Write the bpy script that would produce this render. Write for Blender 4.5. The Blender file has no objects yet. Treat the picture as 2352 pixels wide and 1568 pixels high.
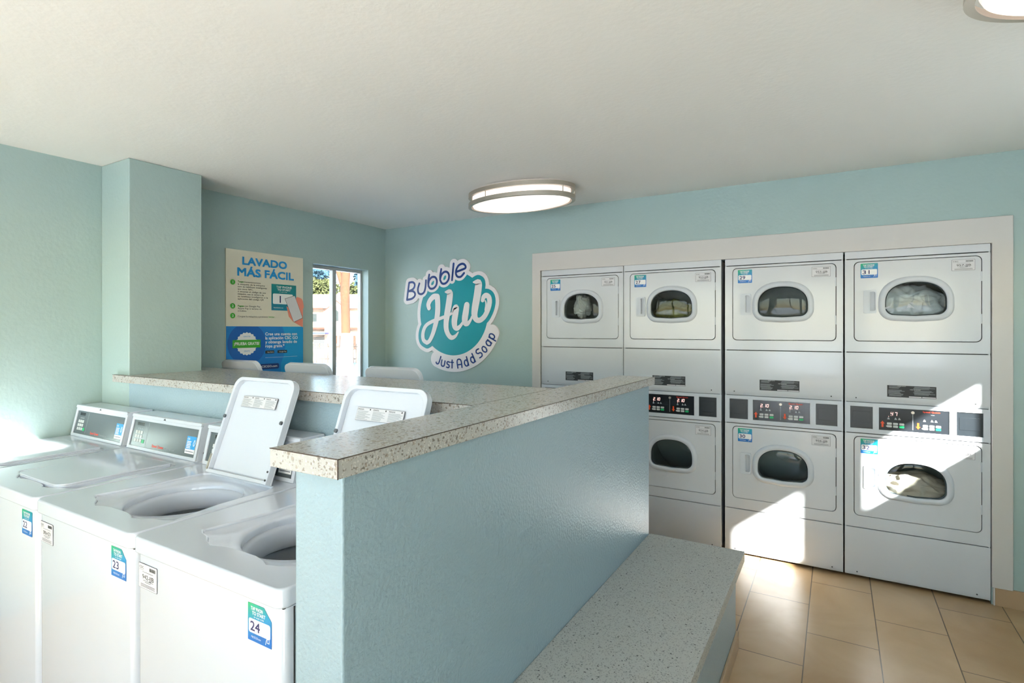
import bpy, bmesh, math, random
from math import sin, cos, pi, radians, sqrt
from mathutils import Vector, Matrix, noise
from mathutils.geometry import tessellate_polygon

random.seed(7)
SC = bpy.context.scene
COL = SC.collection

# ------------------------------------------------------------------ materials
def lin(h):
    h = h.lstrip('#')
    r = []
    for i in (0, 2, 4):
        c = int(h[i:i + 2], 16) / 255
        r.append(c / 12.92 if c <= .04045 else ((c + .055) / 1.055) ** 2.4)
    return (r[0], r[1], r[2], 1)

def nodes(name):
    m = bpy.data.materials.new(name)
    m.use_nodes = True
    nt = m.node_tree
    nt.nodes.clear()
    out = nt.nodes.new('ShaderNodeOutputMaterial')
    return m, nt, out

def N(nt, typ, **kw):
    n = nt.nodes.new(typ)
    for k, v in kw.items():
        if k in n.inputs:
            n.inputs[k].default_value = v
        else:
            setattr(n, k, v)
    return n

MATS = {}
def mat(name, hexc, rough=.5, metal=0, emit=0, coat=0, var=.03, bump=0, bscale=60, spec=.5):
    """plain surface with a slight procedural unevenness of tone and an optional fine relief"""
    if name in MATS:
        return MATS[name]
    m, nt, out = nodes(name)
    p = N(nt, 'ShaderNodeBsdfPrincipled', Roughness=rough, Metallic=metal)
    p.inputs['Specular IOR Level'].default_value = spec
    p.inputs['Coat Weight'].default_value = coat
    p.inputs['Coat Roughness'].default_value = .08
    tc = N(nt, 'ShaderNodeTexCoord')
    nz = N(nt, 'ShaderNodeTexNoise', Scale=3.0, Detail=3.0)
    nt.links.new(tc.outputs['Object'], nz.inputs['Vector'])
    mx = N(nt, 'ShaderNodeMix', data_type='RGBA')
    c = lin(hexc)
    mx.inputs[6].default_value = tuple(max(0, x * (1 - var)) for x in c[:3]) + (1,)
    mx.inputs[7].default_value = tuple(min(1, x * (1 + var)) for x in c[:3]) + (1,)
    nt.links.new(nz.outputs['Fac'], mx.inputs[0])
    nt.links.new(mx.outputs[2], p.inputs['Base Color'])
    if emit:
        p.inputs['Emission Color'].default_value = c
        p.inputs['Emission Strength'].default_value = emit
    if bump:
        n2 = N(nt, 'ShaderNodeTexNoise', Scale=float(bscale), Detail=4.0)
        nt.links.new(tc.outputs['Object'], n2.inputs['Vector'])
        bp = N(nt, 'ShaderNodeBump', Strength=bump, Distance=.004)
        nt.links.new(n2.outputs['Fac'], bp.inputs['Height'])
        nt.links.new(bp.outputs['Normal'], p.inputs['Normal'])
    nt.links.new(p.outputs[0], out.inputs[0])
    MATS[name] = m
    return m

def glass_mat(name, tint, ior=1.45, rough=.0, extra=0.0):
    if name in MATS:
        return MATS[name]
    m, nt, out = nodes(name)
    t = N(nt, 'ShaderNodeBsdfTransparent')
    t.inputs[0].default_value = tint
    g = N(nt, 'ShaderNodeBsdfGlossy', Roughness=rough)
    lw = N(nt, 'ShaderNodeLayerWeight', Blend=.5)      # Schlick reflectance, same from both sides of the pane
    pw = N(nt, 'ShaderNodeMath', operation='POWER')
    pw.inputs[1].default_value = 5
    nt.links.new(lw.outputs['Facing'], pw.inputs[0])
    ad = N(nt, 'ShaderNodeMath', operation='MULTIPLY_ADD')
    ad.inputs[1].default_value = .9
    ad.inputs[2].default_value = ((ior - 1) / (ior + 1)) ** 2 + extra
    ad.use_clamp = True
    nt.links.new(pw.outputs[0], ad.inputs[0])
    mx = N(nt, 'ShaderNodeMixShader')
    nt.links.new(ad.outputs[0], mx.inputs[0])
    nt.links.new(t.outputs[0], mx.inputs[1])
    nt.links.new(g.outputs[0], mx.inputs[2])
    nt.links.new(mx.outputs[0], out.inputs[0])
    MATS[name] = m
    return m

def speckle_mat(name, base, base2, spots, rough=.3, spec=.5, wobble=.35):
    """laminate: pale ground with irregular mineral flecks, several sizes"""
    m, nt, out = nodes(name)
    p = N(nt, 'ShaderNodeBsdfPrincipled', Roughness=rough)
    p.inputs['Specular IOR Level'].default_value = spec
    tc = N(nt, 'ShaderNodeTexCoord')
    nz = N(nt, 'ShaderNodeTexNoise', Scale=90.0, Detail=3.0)
    nt.links.new(tc.outputs['Object'], nz.inputs['Vector'])
    mx = N(nt, 'ShaderNodeMix', data_type='RGBA')
    mx.inputs[6].default_value = lin(base)
    mx.inputs[7].default_value = lin(base2)
    nt.links.new(nz.outputs['Fac'], mx.inputs[0])
    cur = mx.outputs[2]
    # wobble the coordinates so that flecks are not round
    n2 = N(nt, 'ShaderNodeTexNoise', Scale=160.0, Detail=2.0)
    nt.links.new(tc.outputs['Object'], n2.inputs['Vector'])
    sc = N(nt, 'ShaderNodeVectorMath', operation='SCALE')
    sc.inputs['Scale'].default_value = wobble * .02
    nt.links.new(n2.outputs['Color'], sc.inputs[0])
    av = N(nt, 'ShaderNodeVectorMath', operation='ADD')
    nt.links.new(tc.outputs['Object'], av.inputs[0])
    nt.links.new(sc.outputs[0], av.inputs[1])
    for scale, r0, r1, col, amt in spots:
        vo = N(nt, 'ShaderNodeTexVoronoi', Scale=float(scale), Randomness=1.0)
        nt.links.new(av.outputs[0], vo.inputs['Vector'])
        sp = N(nt, 'ShaderNodeSeparateColor')
        nt.links.new(vo.outputs['Color'], sp.inputs[0])
        mr = N(nt, 'ShaderNodeMapRange')
        mr.inputs['From Min'].default_value = .55
        mr.inputs['From Max'].default_value = 1
        mr.inputs['To Min'].default_value = r0
        mr.inputs['To Max'].default_value = r1
        nt.links.new(sp.outputs[0], mr.inputs[0])
        lt = N(nt, 'ShaderNodeMath', operation='LESS_THAN')
        nt.links.new(vo.outputs['Distance'], lt.inputs[0])
        nt.links.new(mr.outputs[0], lt.inputs[1])
        ml = N(nt, 'ShaderNodeMath', operation='MULTIPLY')
        ml.inputs[1].default_value = amt
        nt.links.new(lt.outputs[0], ml.inputs[0])
        m2 = N(nt, 'ShaderNodeMix', data_type='RGBA')
        m2.inputs[7].default_value = lin(col)
        nt.links.new(ml.outputs[0], m2.inputs[0])
        nt.links.new(cur, m2.inputs[6])
        cur = m2.outputs[2]
    nt.links.new(cur, p.inputs['Base Color'])
    nt.links.new(p.outputs[0], out.inputs[0])
    MATS[name] = m
    return m

def gradient_mat(name, stops, rough=.35, vec=(.35, 0, -1), off=1.0):
    """printed colour gradient across a sticker"""
    m, nt, out = nodes(name)
    p = N(nt, 'ShaderNodeBsdfPrincipled', Roughness=rough)
    tc = N(nt, 'ShaderNodeTexCoord')
    dp = N(nt, 'ShaderNodeVectorMath', operation='DOT_PRODUCT')
    dp.inputs[1].default_value = vec
    nt.links.new(tc.outputs['Generated'], dp.inputs[0])
    ad = N(nt, 'ShaderNodeMath', operation='ADD')
    ad.inputs[1].default_value = off
    nt.links.new(dp.outputs['Value'], ad.inputs[0])
    cr = N(nt, 'ShaderNodeValToRGB')
    while len(cr.color_ramp.elements) < len(stops):
        cr.color_ramp.elements.new(.5)
    for e, (pp, c) in zip(cr.color_ramp.elements, stops):
        e.position = pp
        e.color = lin(c)
    nt.links.new(ad.outputs[0], cr.inputs[0])
    nt.links.new(cr.outputs[0], p.inputs['Base Color'])
    nt.links.new(p.outputs[0], out.inputs[0])
    MATS[name] = m
    return m

def tile_mat(name):
    m, nt, out = nodes(name)
    p = N(nt, 'ShaderNodeBsdfPrincipled', Roughness=.3)
    p.inputs['Specular IOR Level'].default_value = .5
    tc = N(nt, 'ShaderNodeTexCoord')
    sx = N(nt, 'ShaderNodeSeparateXYZ')
    nt.links.new(tc.outputs['Object'], sx.inputs[0])
    a = N(nt, 'ShaderNodeMath', operation='ADD'); a.inputs[1].default_value = -3.43
    b = N(nt, 'ShaderNodeMath', operation='ADD'); b.inputs[1].default_value = .127
    nt.links.new(sx.outputs[1], a.inputs[0])
    nt.links.new(sx.outputs[0], b.inputs[0])
    cb = N(nt, 'ShaderNodeCombineXYZ')
    nt.links.new(a.outputs[0], cb.inputs[0])
    nt.links.new(b.outputs[0], cb.inputs[1])
    br = N(nt, 'ShaderNodeTexBrick')
    br.offset = .5
    br.offset_frequency = 2
    br.inputs['Scale'].default_value = 1
    br.inputs['Brick Width'].default_value = .64
    br.inputs['Row Height'].default_value = .303
    br.inputs['Mortar Size'].default_value = .0026
    br.inputs['Mortar Smooth'].default_value = .1
    br.inputs['Color1'].default_value = lin('#C9AC86')
    br.inputs['Color2'].default_value = lin('#BFA17B')
    br.inputs['Mortar'].default_value = lin('#6B5A46')
    nt.links.new(cb.outputs[0], br.inputs['Vector'])
    nz = N(nt, 'ShaderNodeTexNoise', Scale=2.2, Detail=5.0, Distortion=1.2)
    nt.links.new(tc.outputs['Object'], nz.inputs['Vector'])
    cr = N(nt, 'ShaderNodeValToRGB')
    cr.color_ramp.elements[0].position = .3
    cr.color_ramp.elements[0].color = lin('#E6DCCB')
    cr.color_ramp.elements[1].position = .7
    cr.color_ramp.elements[1].color = (1, 1, 1, 1)
    nt.links.new(nz.outputs['Fac'], cr.inputs[0])
    mx = N(nt, 'ShaderNodeMix', data_type='RGBA', blend_type='MULTIPLY')
    mx.inputs[0].default_value = 1
    nt.links.new(br.outputs['Color'], mx.inputs[6])
    nt.links.new(cr.outputs[0], mx.inputs[7])
    nt.links.new(mx.outputs[2], p.inputs['Base Color'])
    bp = N(nt, 'ShaderNodeBump', Strength=.4, Distance=.002)
    bp.invert = True
    nt.links.new(br.outputs['Fac'], bp.inputs['Height'])
    nt.links.new(bp.outputs['Normal'], p.inputs['Normal'])
    nt.links.new(p.outputs[0], out.inputs[0])
    MATS[name] = m
    return m

PAINT = '#A9BDB8'
M_WALL = mat('aqua_paint', PAINT, rough=.42, bump=.35, bscale=55, var=.015)
M_HALF = mat('aqua_gloss_shaded', '#9AB0B9', rough=.3, bump=.6, bscale=105, var=.015)  # wall aqua made darker and bluer to carry dimmer light and sky reflection
M_CEIL = mat('ceiling_paint', '#F2EFE8', rough=.8, bump=.3, bscale=45, var=.01)
M_TRIM = mat('trim_white', '#D2CDC7', rough=.35, var=.01)
M_ENAMEL = mat('white_enamel', '#D4D7DB', rough=.22, coat=.4, var=.01)
M_ENAMEL2 = mat('white_enamel_washer', '#D5DAE2', rough=.16, coat=.5, var=.01)
M_PLASTIC = mat('white_plastic', '#CED3DA', rough=.35, var=.01)
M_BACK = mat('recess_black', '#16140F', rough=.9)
M_SHADOWGAP = mat('seam_dark', '#3A3B3C', rough=.8)
M_DISP = mat('display_black', '#24282D', rough=.18, var=.05)
M_COIN = mat('coin_box_black', '#20262B', rough=.3, var=.06)
M_KEY = mat('key_grey', '#C9CCC9', rough=.4)
M_GREEN = mat('key_green', '#12B36A', rough=.4)
M_ORANGE = mat('arrow_orange', '#F0541E', rough=.4)
M_RED = mat('logo_red', '#E8432A', rough=.4)
M_LED = mat('led_digits', '#FFC4BC', rough=.4, emit=1.6)
M_GREYTXT = mat('grey_print', '#9AA0A3', rough=.5)
M_METAL = mat('satin_nickel', '#C4BBAD', rough=.36, metal=.85)
M_STEEL = mat('tub_steel', '#C4C9CE', rough=.5, metal=.25)
M_DRUM = mat('drum_steel', '#A3ABA8', rough=.5, metal=.1)
M_SCREW = mat('screw_dark', '#4A4C4E', rough=.4, metal=.6)
M_RUBBER = mat('rubber_grey', '#5A5F64', rough=.7)
M_CONS = mat('console_grey', '#5F686C', rough=.22, var=.05)
M_BLUE = mat('print_blue', '#1C9BDD', rough=.4)
M_NAVY = mat('print_navy', '#123A7E', rough=.4)
M_NAVYN = mat('print_number_navy', '#262B63', rough=.4)
M_BLACK = mat('print_black', '#26282A', rough=.5)
M_WHITEP = mat('print_white', '#F2F2F0', rough=.4)
M_PAPER = mat('label_paper', '#D9D8DA', rough=.45)
M_INK = mat('label_ink', '#5B5C66', rough=.5)
M_PGREEN = mat('print_green', '#3EA82C', rough=.4)
M_TEAL = mat('sign_teal', '#0E96A2', rough=.4, var=.02)
M_SIGNW = mat('sign_white', '#E9E2E2', rough=.4)
M_SIGNN = mat('sign_navy', '#12377E', rough=.4)
M_DARKLINE = mat('laminate_edge', '#4B3A30', rough=.6)
M_TILETRIM = mat('tile_trim', '#B99B78', rough=.35, var=.06)
M_FLOOR = tile_mat('floor_tile')
M_COUNTER = speckle_mat('counter_laminate', '#BEBAB4', '#B1ADA7',
                        [(75, .15, .50, '#A39788', .85), (125, .15, .50, '#857A6E', .8),
                         (52, .04, .33, '#6B625A', .8), (190, .1, .5, '#DDD8CF', .6)], rough=.24, spec=.6)
M_BENCH = speckle_mat('bench_laminate', '#C4C4BD', '#B9B9B3',
                      [(120, .15, .50, '#9B9B96', .85), (200, .15, .50, '#82827E', .75),
                       (85, .05, .30, '#4E4B48', .9)], rough=.4)
M_STICK = gradient_mat('sticker_gradient', [(0, '#12B46C'), (.28, '#0D9E9E'), (.62, '#128FC4'), (1, '#0C6FC0')])
M_STICK2 = gradient_mat('poster_sticker_gradient', [(0, '#12A53A'), (.4, '#0E8E7A'), (1, '#0E6FB4')])
G_WIN = glass_mat('window_glass', (.97, .98, .97, 1), 1.45)
G_DOOR = glass_mat('dryer_door_glass', (.74, .79, .78, 1), 1.4, 0, .0)
M_DIFF = mat('lamp_diffuser', '#FFF0E8', rough=.4, emit=.72)

# ------------------------------------------------------------------ mesh builder
class MB:
    def __init__(s):
        s.v, s.f, s.m, s.ms = [], [], [], []
    def mi(s, m):
        if m not in s.ms:
            s.ms.append(m)
        return s.ms.index(m)
    def add(s, vs, fs, m):
        o = len(s.v)
        s.v += [tuple(v) for v in vs]
        i = s.mi(m)
        for f in fs:
            s.f.append(tuple(o + k for k in f))
            s.m.append(i)
        return s
    def box(s, x0, x1, y0, y1, z0, z1, m):
        vs = [(x, y, z) for z in (z0, z1) for y in (y0, y1) for x in (x0, x1)]
        return s.add(vs, [(0, 2, 3, 1), (4, 5, 7, 6), (0, 1, 5, 4), (2, 6, 7, 3), (0, 4, 6, 2), (1, 3, 7, 5)], m)
    def prism(s, fr, outer, h0, h1, m, holes=(), side=None):
        O, U, V, W = fr
        P = lambda p, h: O + U * p[0] + V * p[1] + W * h
        loops = [list(outer)] + [list(h) for h in holes]
        flat = [p for l in loops for p in l]
        tris = tessellate_polygon([[Vector((p[0], p[1], 0)) for p in l] for l in loops])
        n = len(flat)
        s.add([P(p, h1) for p in flat] + [P(p, h0) for p in flat],
              [t for t in tris] + [(t[2] + n, t[1] + n, t[0] + n) for t in tris], m)
        sm = side or m
        for l in loops:
            k = len(l)
            s.add([P(p, h1) for p in l] + [P(p, h0) for p in l],
                  [(i, (i + 1) % k, k + (i + 1) % k, k + i) for i in range(k)], sm)
        return s
    def flat(s, fr, poly, h, m):
        O, U, V, W = fr
        tris = tessellate_polygon([[Vector((p[0], p[1], 0)) for p in poly]])
        return s.add([O + U * p[0] + V * p[1] + W * h for p in poly], tris, m)
    def text(s, fr, body, x, y, size, h, m, width=None, align='L', bold=0, ang=0):
        vs, fs, w, x0 = text_geo(body, 0)
        if not vs:
            return s
        sx = size if width is None else width / max(w, 1e-6)
        W_ = w * sx
        dx = {'L': 0, 'C': -W_ / 2, 'R': -W_}[align]
        O, U, V, W = fr
        ca, sa = cos(ang), sin(ang)
        d = bold * size * .75
        for k, (ex, ey) in enumerate(((-d, -d), (d, -d), (-d, d), (d, d)) if bold else ((0, 0),)):
            out = []
            for (a, b) in vs:
                p, q = (a - x0) * sx + dx + ex, b * size + ey
                out.append(O + U * (x + p * ca - q * sa) + V * (y + p * sa + q * ca) + W * (h + k * 4e-6))
            s.add(out, fs, m)
        return s
    def stroke(s, fr, pts, h0, h1, m, w=None, extra=0, sub=6, smooth=True):
        """pts: (u, v, width) or (u, v) with w; ribbon with round joints"""
        P = [(p[0], p[1], (p[2] if len(p) > 2 else w) + extra) for p in pts]
        Q = catmull(P, sub) if smooth and len(P) > 2 else P
        if extra > 0:                                       # broad outline: a dense row of discs
            D = catmull(P, 14)
            last = None
            for q in D:
                if last is None or sqrt((q[0] - last[0]) ** 2 + (q[1] - last[1]) ** 2) > q[2] * .09 or q is D[-1]:
                    s.k = getattr(s, 'k', 0) + 1
                    s.prism(fr, circ(q[0], q[1], q[2] / 2, 32), h0, h1 + s.k * 1.5e-6, m)
                    last = q
            return s
        O, U, V, W = fr
        pt = lambda x, y, h: O + U * x + V * y + W * h
        L_, R_ = [], []
        for i, (x, y, ww) in enumerate(Q):
            a, c = Q[max(i - 1, 0)], Q[min(i + 1, len(Q) - 1)]
            dx, dy = c[0] - a[0], c[1] - a[1]
            L = sqrt(dx * dx + dy * dy) or 1
            nx, ny = -dy / L, dx / L
            if not smooth and 0 < i < len(Q) - 1:          # mitre
                e = Q[i][0] - a[0], Q[i][1] - a[1]
                le = sqrt(e[0] ** 2 + e[1] ** 2) or 1
                k = max(.35, nx * -e[1] / le + ny * e[0] / le)
                nx, ny = nx / k, ny / k
            L_.append((x + nx * ww / 2, y + ny * ww / 2)); R_.append((x - nx * ww / 2, y - ny * ww / 2))
        s.k = getattr(s, 'k', 0) + 1
        hh = h1 + s.k * 6e-6
        n = len(Q)
        s.add([pt(*p, hh) for p in L_] + [pt(*p, hh) for p in R_] + [pt(*p, h0) for p in L_] + [pt(*p, h0) for p in R_],
              [(i, i + 1, n + i + 1, n + i) for i in range(n - 1)] + [(i, i + 1, 2 * n + i + 1, 2 * n + i) for i in range(n - 1)]
              + [(n + i, n + i + 1, 3 * n + i + 1, 3 * n + i) for i in range(n - 1)], m)
        for q in (Q[0], Q[-1]):
            s.k += 1
            s.prism(fr, circ(q[0], q[1], q[2] / 2, 24), h0, h1 + s.k * 6e-6, m)
        return s
    def tube(s, pts, r, m, n=10):
        rings = []
        for i, p in enumerate(pts):
            p = Vector(p)
            a = Vector(pts[max(i - 1, 0)]); b = Vector(pts[min(i + 1, len(pts) - 1)])
            d = (b - a).normalized()
            up = Vector((0, 0, 1)) if abs(d.z) < .9 else Vector((1, 0, 0))
            u = d.cross(up).normalized(); v = d.cross(u)
            rr = r[i] if isinstance(r, (list, tuple)) else r
            rings.append([p + u * rr * cos(2 * pi * k / n) + v * rr * sin(2 * pi * k / n) for k in range(n)])
        vs = [q for ring in rings for q in ring]
        fs = []
        for i in range(len(rings) - 1):
            for k in range(n):
                fs.append((i * n + k, i * n + (k + 1) % n, (i + 1) * n + (k + 1) % n, (i + 1) * n + k))
        fs += [tuple(range(n))[::-1], tuple((len(rings) - 1) * n + k for k in range(n))]
        return s.add(vs, fs, m)
    def lathe(s, prof, cx, cy, m, n=64, ax=1, ay=1):
        """prof: (r, z); elliptical with ax, ay"""
        vs = [(cx + r * ax * cos(2 * pi * k / n), cy + r * ay * sin(2 * pi * k / n), z) for (r, z) in prof for k in range(n)]
        fs = []
        for i in range(len(prof) - 1):
            for k in range(n):
                fs.append((i * n + k, i * n + (k + 1) % n, (i + 1) * n + (k + 1) % n, (i + 1) * n + k))
        return s.add(vs, fs, m)
    def build(s, name, parent=None, bevel=0, seg=2, smooth=False, loc=None, rot=None, fix=True, ang=35):
        me = bpy.data.meshes.new(name)
        me.from_pydata(s.v, [], s.f)
        for m in s.ms:
            me.materials.append(m)
        me.polygons.foreach_set('material_index', s.m)
        if fix:
            bm = bmesh.new(); bm.from_mesh(me)
            if bevel:
                bmesh.ops.remove_doubles(bm, verts=bm.verts, dist=1e-6)
                bmesh.ops.dissolve_limit(bm, angle_limit=radians(.3), verts=bm.verts, edges=bm.edges, delimit={'MATERIAL'})
            bmesh.ops.recalc_face_normals(bm, faces=bm.faces)
            bm.to_mesh(me); bm.free()
        me.update()
        o = bpy.data.objects.new(name, me)
        COL.objects.link(o)
        if parent is not None:
            o.parent = parent
        if loc is not None:
            o.location = loc
        if rot is not None:
            o.rotation_euler = rot
        if bevel:
            b = o.modifiers.new('soft_edges', 'BEVEL')
            b.width = bevel; b.segments = seg; b.limit_method = 'ANGLE'; b.angle_limit = radians(ang)
            b.harden_normals = True
            smooth = True
        if smooth:
            me.polygons.foreach_set('use_smooth', [True] * len(me.polygons))
            if not bevel:
                me.set_sharp_from_angle(angle=radians(ang))
        return o

_T = {}
def text_geo(body, bold=0):
    k = (body, bold)
    if k in _T:
        return _T[k]
    cu = bpy.data.curves.new('text', 'FONT')
    cu.body = body; cu.size = 1; cu.offset = bold; cu.resolution_u = 3; cu.fill_mode = 'FRONT'
    o = bpy.data.objects.new('text', cu); COL.objects.link(o)
    dg = bpy.context.evaluated_depsgraph_get(); dg.update()
    me = o.evaluated_get(dg).to_mesh()
    vs = [(v.co.x, v.co.y) for v in me.vertices]
    fs = [tuple(p.vertices) for p in me.polygons]
    o.evaluated_get(dg).to_mesh_clear()
    bpy.data.objects.remove(o); bpy.data.curves.remove(cu)
    xs = [v[0] for v in vs] or [0]
    _T[k] = (vs, fs, max(xs) - min(xs), min(xs))
    return _T[k]

def catmull(P, n):
    out = []
    L = len(P)
    for i in range(L - 1):
        p0, p1, p2, p3 = P[max(i - 1, 0)], P[i], P[i + 1], P[min(i + 2, L - 1)]
        for k in range(n):
            t = k / n
            out.append(tuple(.5 * ((2 * p1[j]) + (-p0[j] + p2[j]) * t + (2 * p0[j] - 5 * p1[j] + 4 * p2[j] - p3[j]) * t * t
                                   + (-p0[j] + 3 * p1[j] - 3 * p2[j] + p3[j]) * t ** 3) for j in range(3)))
    out.append(P[-1])
    return out

def circ(x, y, r, n=32):
    return [(x + r * cos(2 * pi * k / n), y + r * sin(2 * pi * k / n)) for k in range(n)]

def rrect(x0, x1, y0, y1, r, n=5):
    o = []
    for cx, cy, a in ((x1 - r, y1 - r, 0), (x0 + r, y1 - r, 90), (x0 + r, y0 + r, 180), (x1 - r, y0 + r, 270)):
        for k in range(n + 1):
            t = radians(a + 90 * k / n)
            o.append((cx + r * cos(t), cy + r * sin(t)))
    return o

def rect(x0, x1, y0, y1):
    return [(x0, y0), (x1, y0), (x1, y1), (x0, y1)]

def dshape(cx, z0, w, h, off=0, n=28):
    """dryer window outline: slightly bowed bottom, rounded lower corners, domed top"""
    hw = w / 2 + off; b = z0 - off; t = z0 + h + off
    mid = z0 + h * .40
    o = []
    for k in range(n + 1):                       # dome, right to left
        a = pi * k / n
        e = 2 / 2.35
        o.append((cx + hw * math.copysign(abs(cos(a)) ** e, cos(a)), mid + (t - mid) * abs(sin(a)) ** e))
    r = .045 + off
    for k in range(7):                           # lower left corner
        a = radians(180 + 90 * k / 6)
        o.append((cx - hw + r + r * cos(a), b + .006 + r + r * sin(a)))
    o.append((cx, b))
    for k in range(7):
        a = radians(270 + 90 * k / 6)
        o.append((cx + hw - r + r * cos(a), b + .006 + r + r * sin(a)))
    return o

V3 = Vector
def front_frame(x=0, y=0, z=0):          # faces -Y, u = x, v = z
    return (V3((x, y, z)), V3((1, 0, 0)), V3((0, 0, 1)), V3((0, -1, 0)))
def left_frame(x=0, y=0, z=0):           # faces +X, u = y, v = z
    return (V3((x, y, z)), V3((0, 1, 0)), V3((0, 0, 1)), V3((1, 0, 0)))
def top_frame(x=0, y=0, z=0):            # faces +Z, u = x, v = y
    return (V3((x, y, z)), V3((1, 0, 0)), V3((0, 1, 0)), V3((0, 0, 1)))

def tag(o, label=None, cat=None, group=None, kind=None):
    if label: o['label'] = label
    if cat: o['category'] = cat
    if group: o['group'] = group
    if kind: o['kind'] = kind
    return o

def empty(name, loc, rz=0, **kw):
    o = bpy.data.objects.new(name, None)
    COL.objects.link(o)
    o.empty_display_size = .1
    o.location = loc
    o.rotation_euler = (0, 0, rz)
    return tag(o, **kw)

# ------------------------------------------------------------------ room
H = 2.49
XL, XR, YB, YF = -3.77, 1.55, 3.95, -1.6
ST = dict(kind='structure')

b = MB(); b.box(XL - .3, XR + .3, YF - .3, YB + .95, -.1, 0, M_FLOOR)
tag(b.build('floor'), **ST)
SUN_PATCH_HOLE = (-1.98, -1.22, -1.17, -.74)                   # added unseen ceiling opening, lets sun onto the end washer and left wall
b = MB(); b.prism(top_frame(0, 0, H), rect(XL - .12, XR + .12, YF - .12, YB + .9), 0, .12, M_CEIL, holes=[rect(*SUN_PATCH_HOLE)])
tag(b.build('ceiling'), **ST)
# left wall with the tall narrow window
WY0, WY1, WZ0, WZ1 = 3.093, 3.723, .95, 2.072
b = MB(); b.prism(left_frame(XL), rect(YF - .12, YB + .9, 0, H), -.125, 0, M_WALL, holes=[rect(WY0, WY1, WZ0, WZ1)])
tag(b.build('wall_left'), **ST)
# dryer wall with the recess opening
RX0, RX1, RZ = -2.064, .738, 1.992
b = MB()
b.prism(front_frame(0, YB), [(XL, 0), (RX0, 0), (RX0, RZ), (RX1, RZ), (RX1, 0), (XR + .12, 0), (XR + .12, H), (XL, H)], -.1, 0, M_WALL)
tag(b.build('wall_back'), **ST)
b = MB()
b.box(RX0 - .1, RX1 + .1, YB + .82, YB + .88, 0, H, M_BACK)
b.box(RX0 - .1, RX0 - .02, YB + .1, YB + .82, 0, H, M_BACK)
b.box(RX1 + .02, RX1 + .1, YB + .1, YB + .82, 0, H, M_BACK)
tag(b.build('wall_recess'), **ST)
# wall behind the camera with glass door and windows, right wall with two windows
FW = [(-3.45, -1.30, .55, 2.25), (-1.05, .10, .02, 2.25), (.35, 1.45, .55, 2.25)]
fr = front_frame(0, YF)
b = MB(); b.prism(fr, rect(XL, XR + .12, 0, H), 0, .12, M_WALL, holes=[rect(*w) for w in FW])
tag(b.build('wall_front'), **ST)
RW = [(1.68, 2.185, 1.45, 1.975), (2.41, 3.07, 1.55, 2.01)]
b = MB(); b.prism(left_frame(XR), rect(YF - .12, YB + .9, 0, H), 0, .12, M_WALL, holes=[rect(*w) for w in RW])
tag(b.build('wall_right'), **ST)
# pier on the left wall, half wall and plumbing chase
b = MB(); b.box(XL, -3.446, 1.56, 1.975, 0, H, M_WALL)
tag(b.build('wall_pier', bevel=.006), **ST)
CT, TH = 1.258, .041                              # counter height and thickness
PX0, PX1, PY0, PY1 = -1.013, -.865, .783, 2.907
b = MB(); b.box(PX0, PX1, PY0, PY1, 0, CT - TH, M_HALF)
tag(b.build('wall_partition', bevel=.006), **ST)
b = MB(); b.box(XL, PX0, 1.562, 2.135, 0, CT - TH, M_HALF)
tag(b.build('wall_chase', bevel=.004), **ST)

# dryer surround trim
b = MB()
b.prism(front_frame(0, YB), [(-2.137, .10), (-2.062, .10), (-2.062, RZ), (.737, RZ), (.737, .10), (.826, .10), (.826, 2.136), (-2.137, 2.136)], .001, .022, M_TRIM)
tag(b.build('trim_1', bevel=.003), **ST)
b = MB(); b.box(.75, XR, YB - .012, YB, 0, .10, M_TILETRIM)
b.box(.744, .752, YB - .014, YB + .03, 0, .098, M_TRIM)
tag(b.build('baseboard_right', bevel=.002), **ST)
b = MB(); b.box(XL, -2.10, YB - .012, YB, 0, .10, M_TILETRIM)
tag(b.build('baseboard_back', bevel=.002), **ST)

# windows
M_ALU = mat('window_aluminium', '#B4B5B3', rough=.35, metal=.2)
def window(name, fr, u0, u1, v0, v1, mull, depth=.1, fw=.035, m=M_ALU, sill=True):
    root = empty(name, fr[0] + fr[1] * ((u0 + u1) / 2) + fr[2] * v0 - fr[3] * depth, kind='structure')
    O = fr[0] - root.location
    f2 = (O, fr[1], fr[2], fr[3])
    b = MB()
    b.prism(f2, rect(u0, u1, v0, v1), -depth - .02, -depth + .02, m, holes=[rect(u0 + fw, u1 - fw * .6, v0 + fw, v1 - fw * .8)])
    for x in mull:
        b.prism(f2, rect(x - .021, x + .021, v0 + fw, v1 - fw * .8), -depth - .015, -depth + .028, m)
    b.build('window_frame', root, bevel=.003)
    b = MB(); b.prism(f2, rect(u0 + fw * .8, u1 - fw * .5, v0 + fw * .8, v1 - fw * .6), -depth - .003, -depth + .003, G_WIN)
    b.build('window_pane', root)
    return root
window('window_1', left_frame(XL), WY0, WY1, WZ0, WZ1, [3.385])
ff = (V3((0, YF, 0)), V3((1, 0, 0)), V3((0, 0, 1)), V3((0, 1, 0)))
window('window_2', ff, *FW[0], [-2.4])
window('door_1', ff, *FW[1], [-.42], fw=.06)
window('window_3', ff, *FW[2], [.9])
rf = (V3((XR, 0, 0)), V3((0, 1, 0)), V3((0, 0, 1)), V3((-1, 0, 0)))
window('window_4', rf, *RW[0], [], fw=.02)
window('window_5', rf, *RW[1], [], fw=.02)

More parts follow.
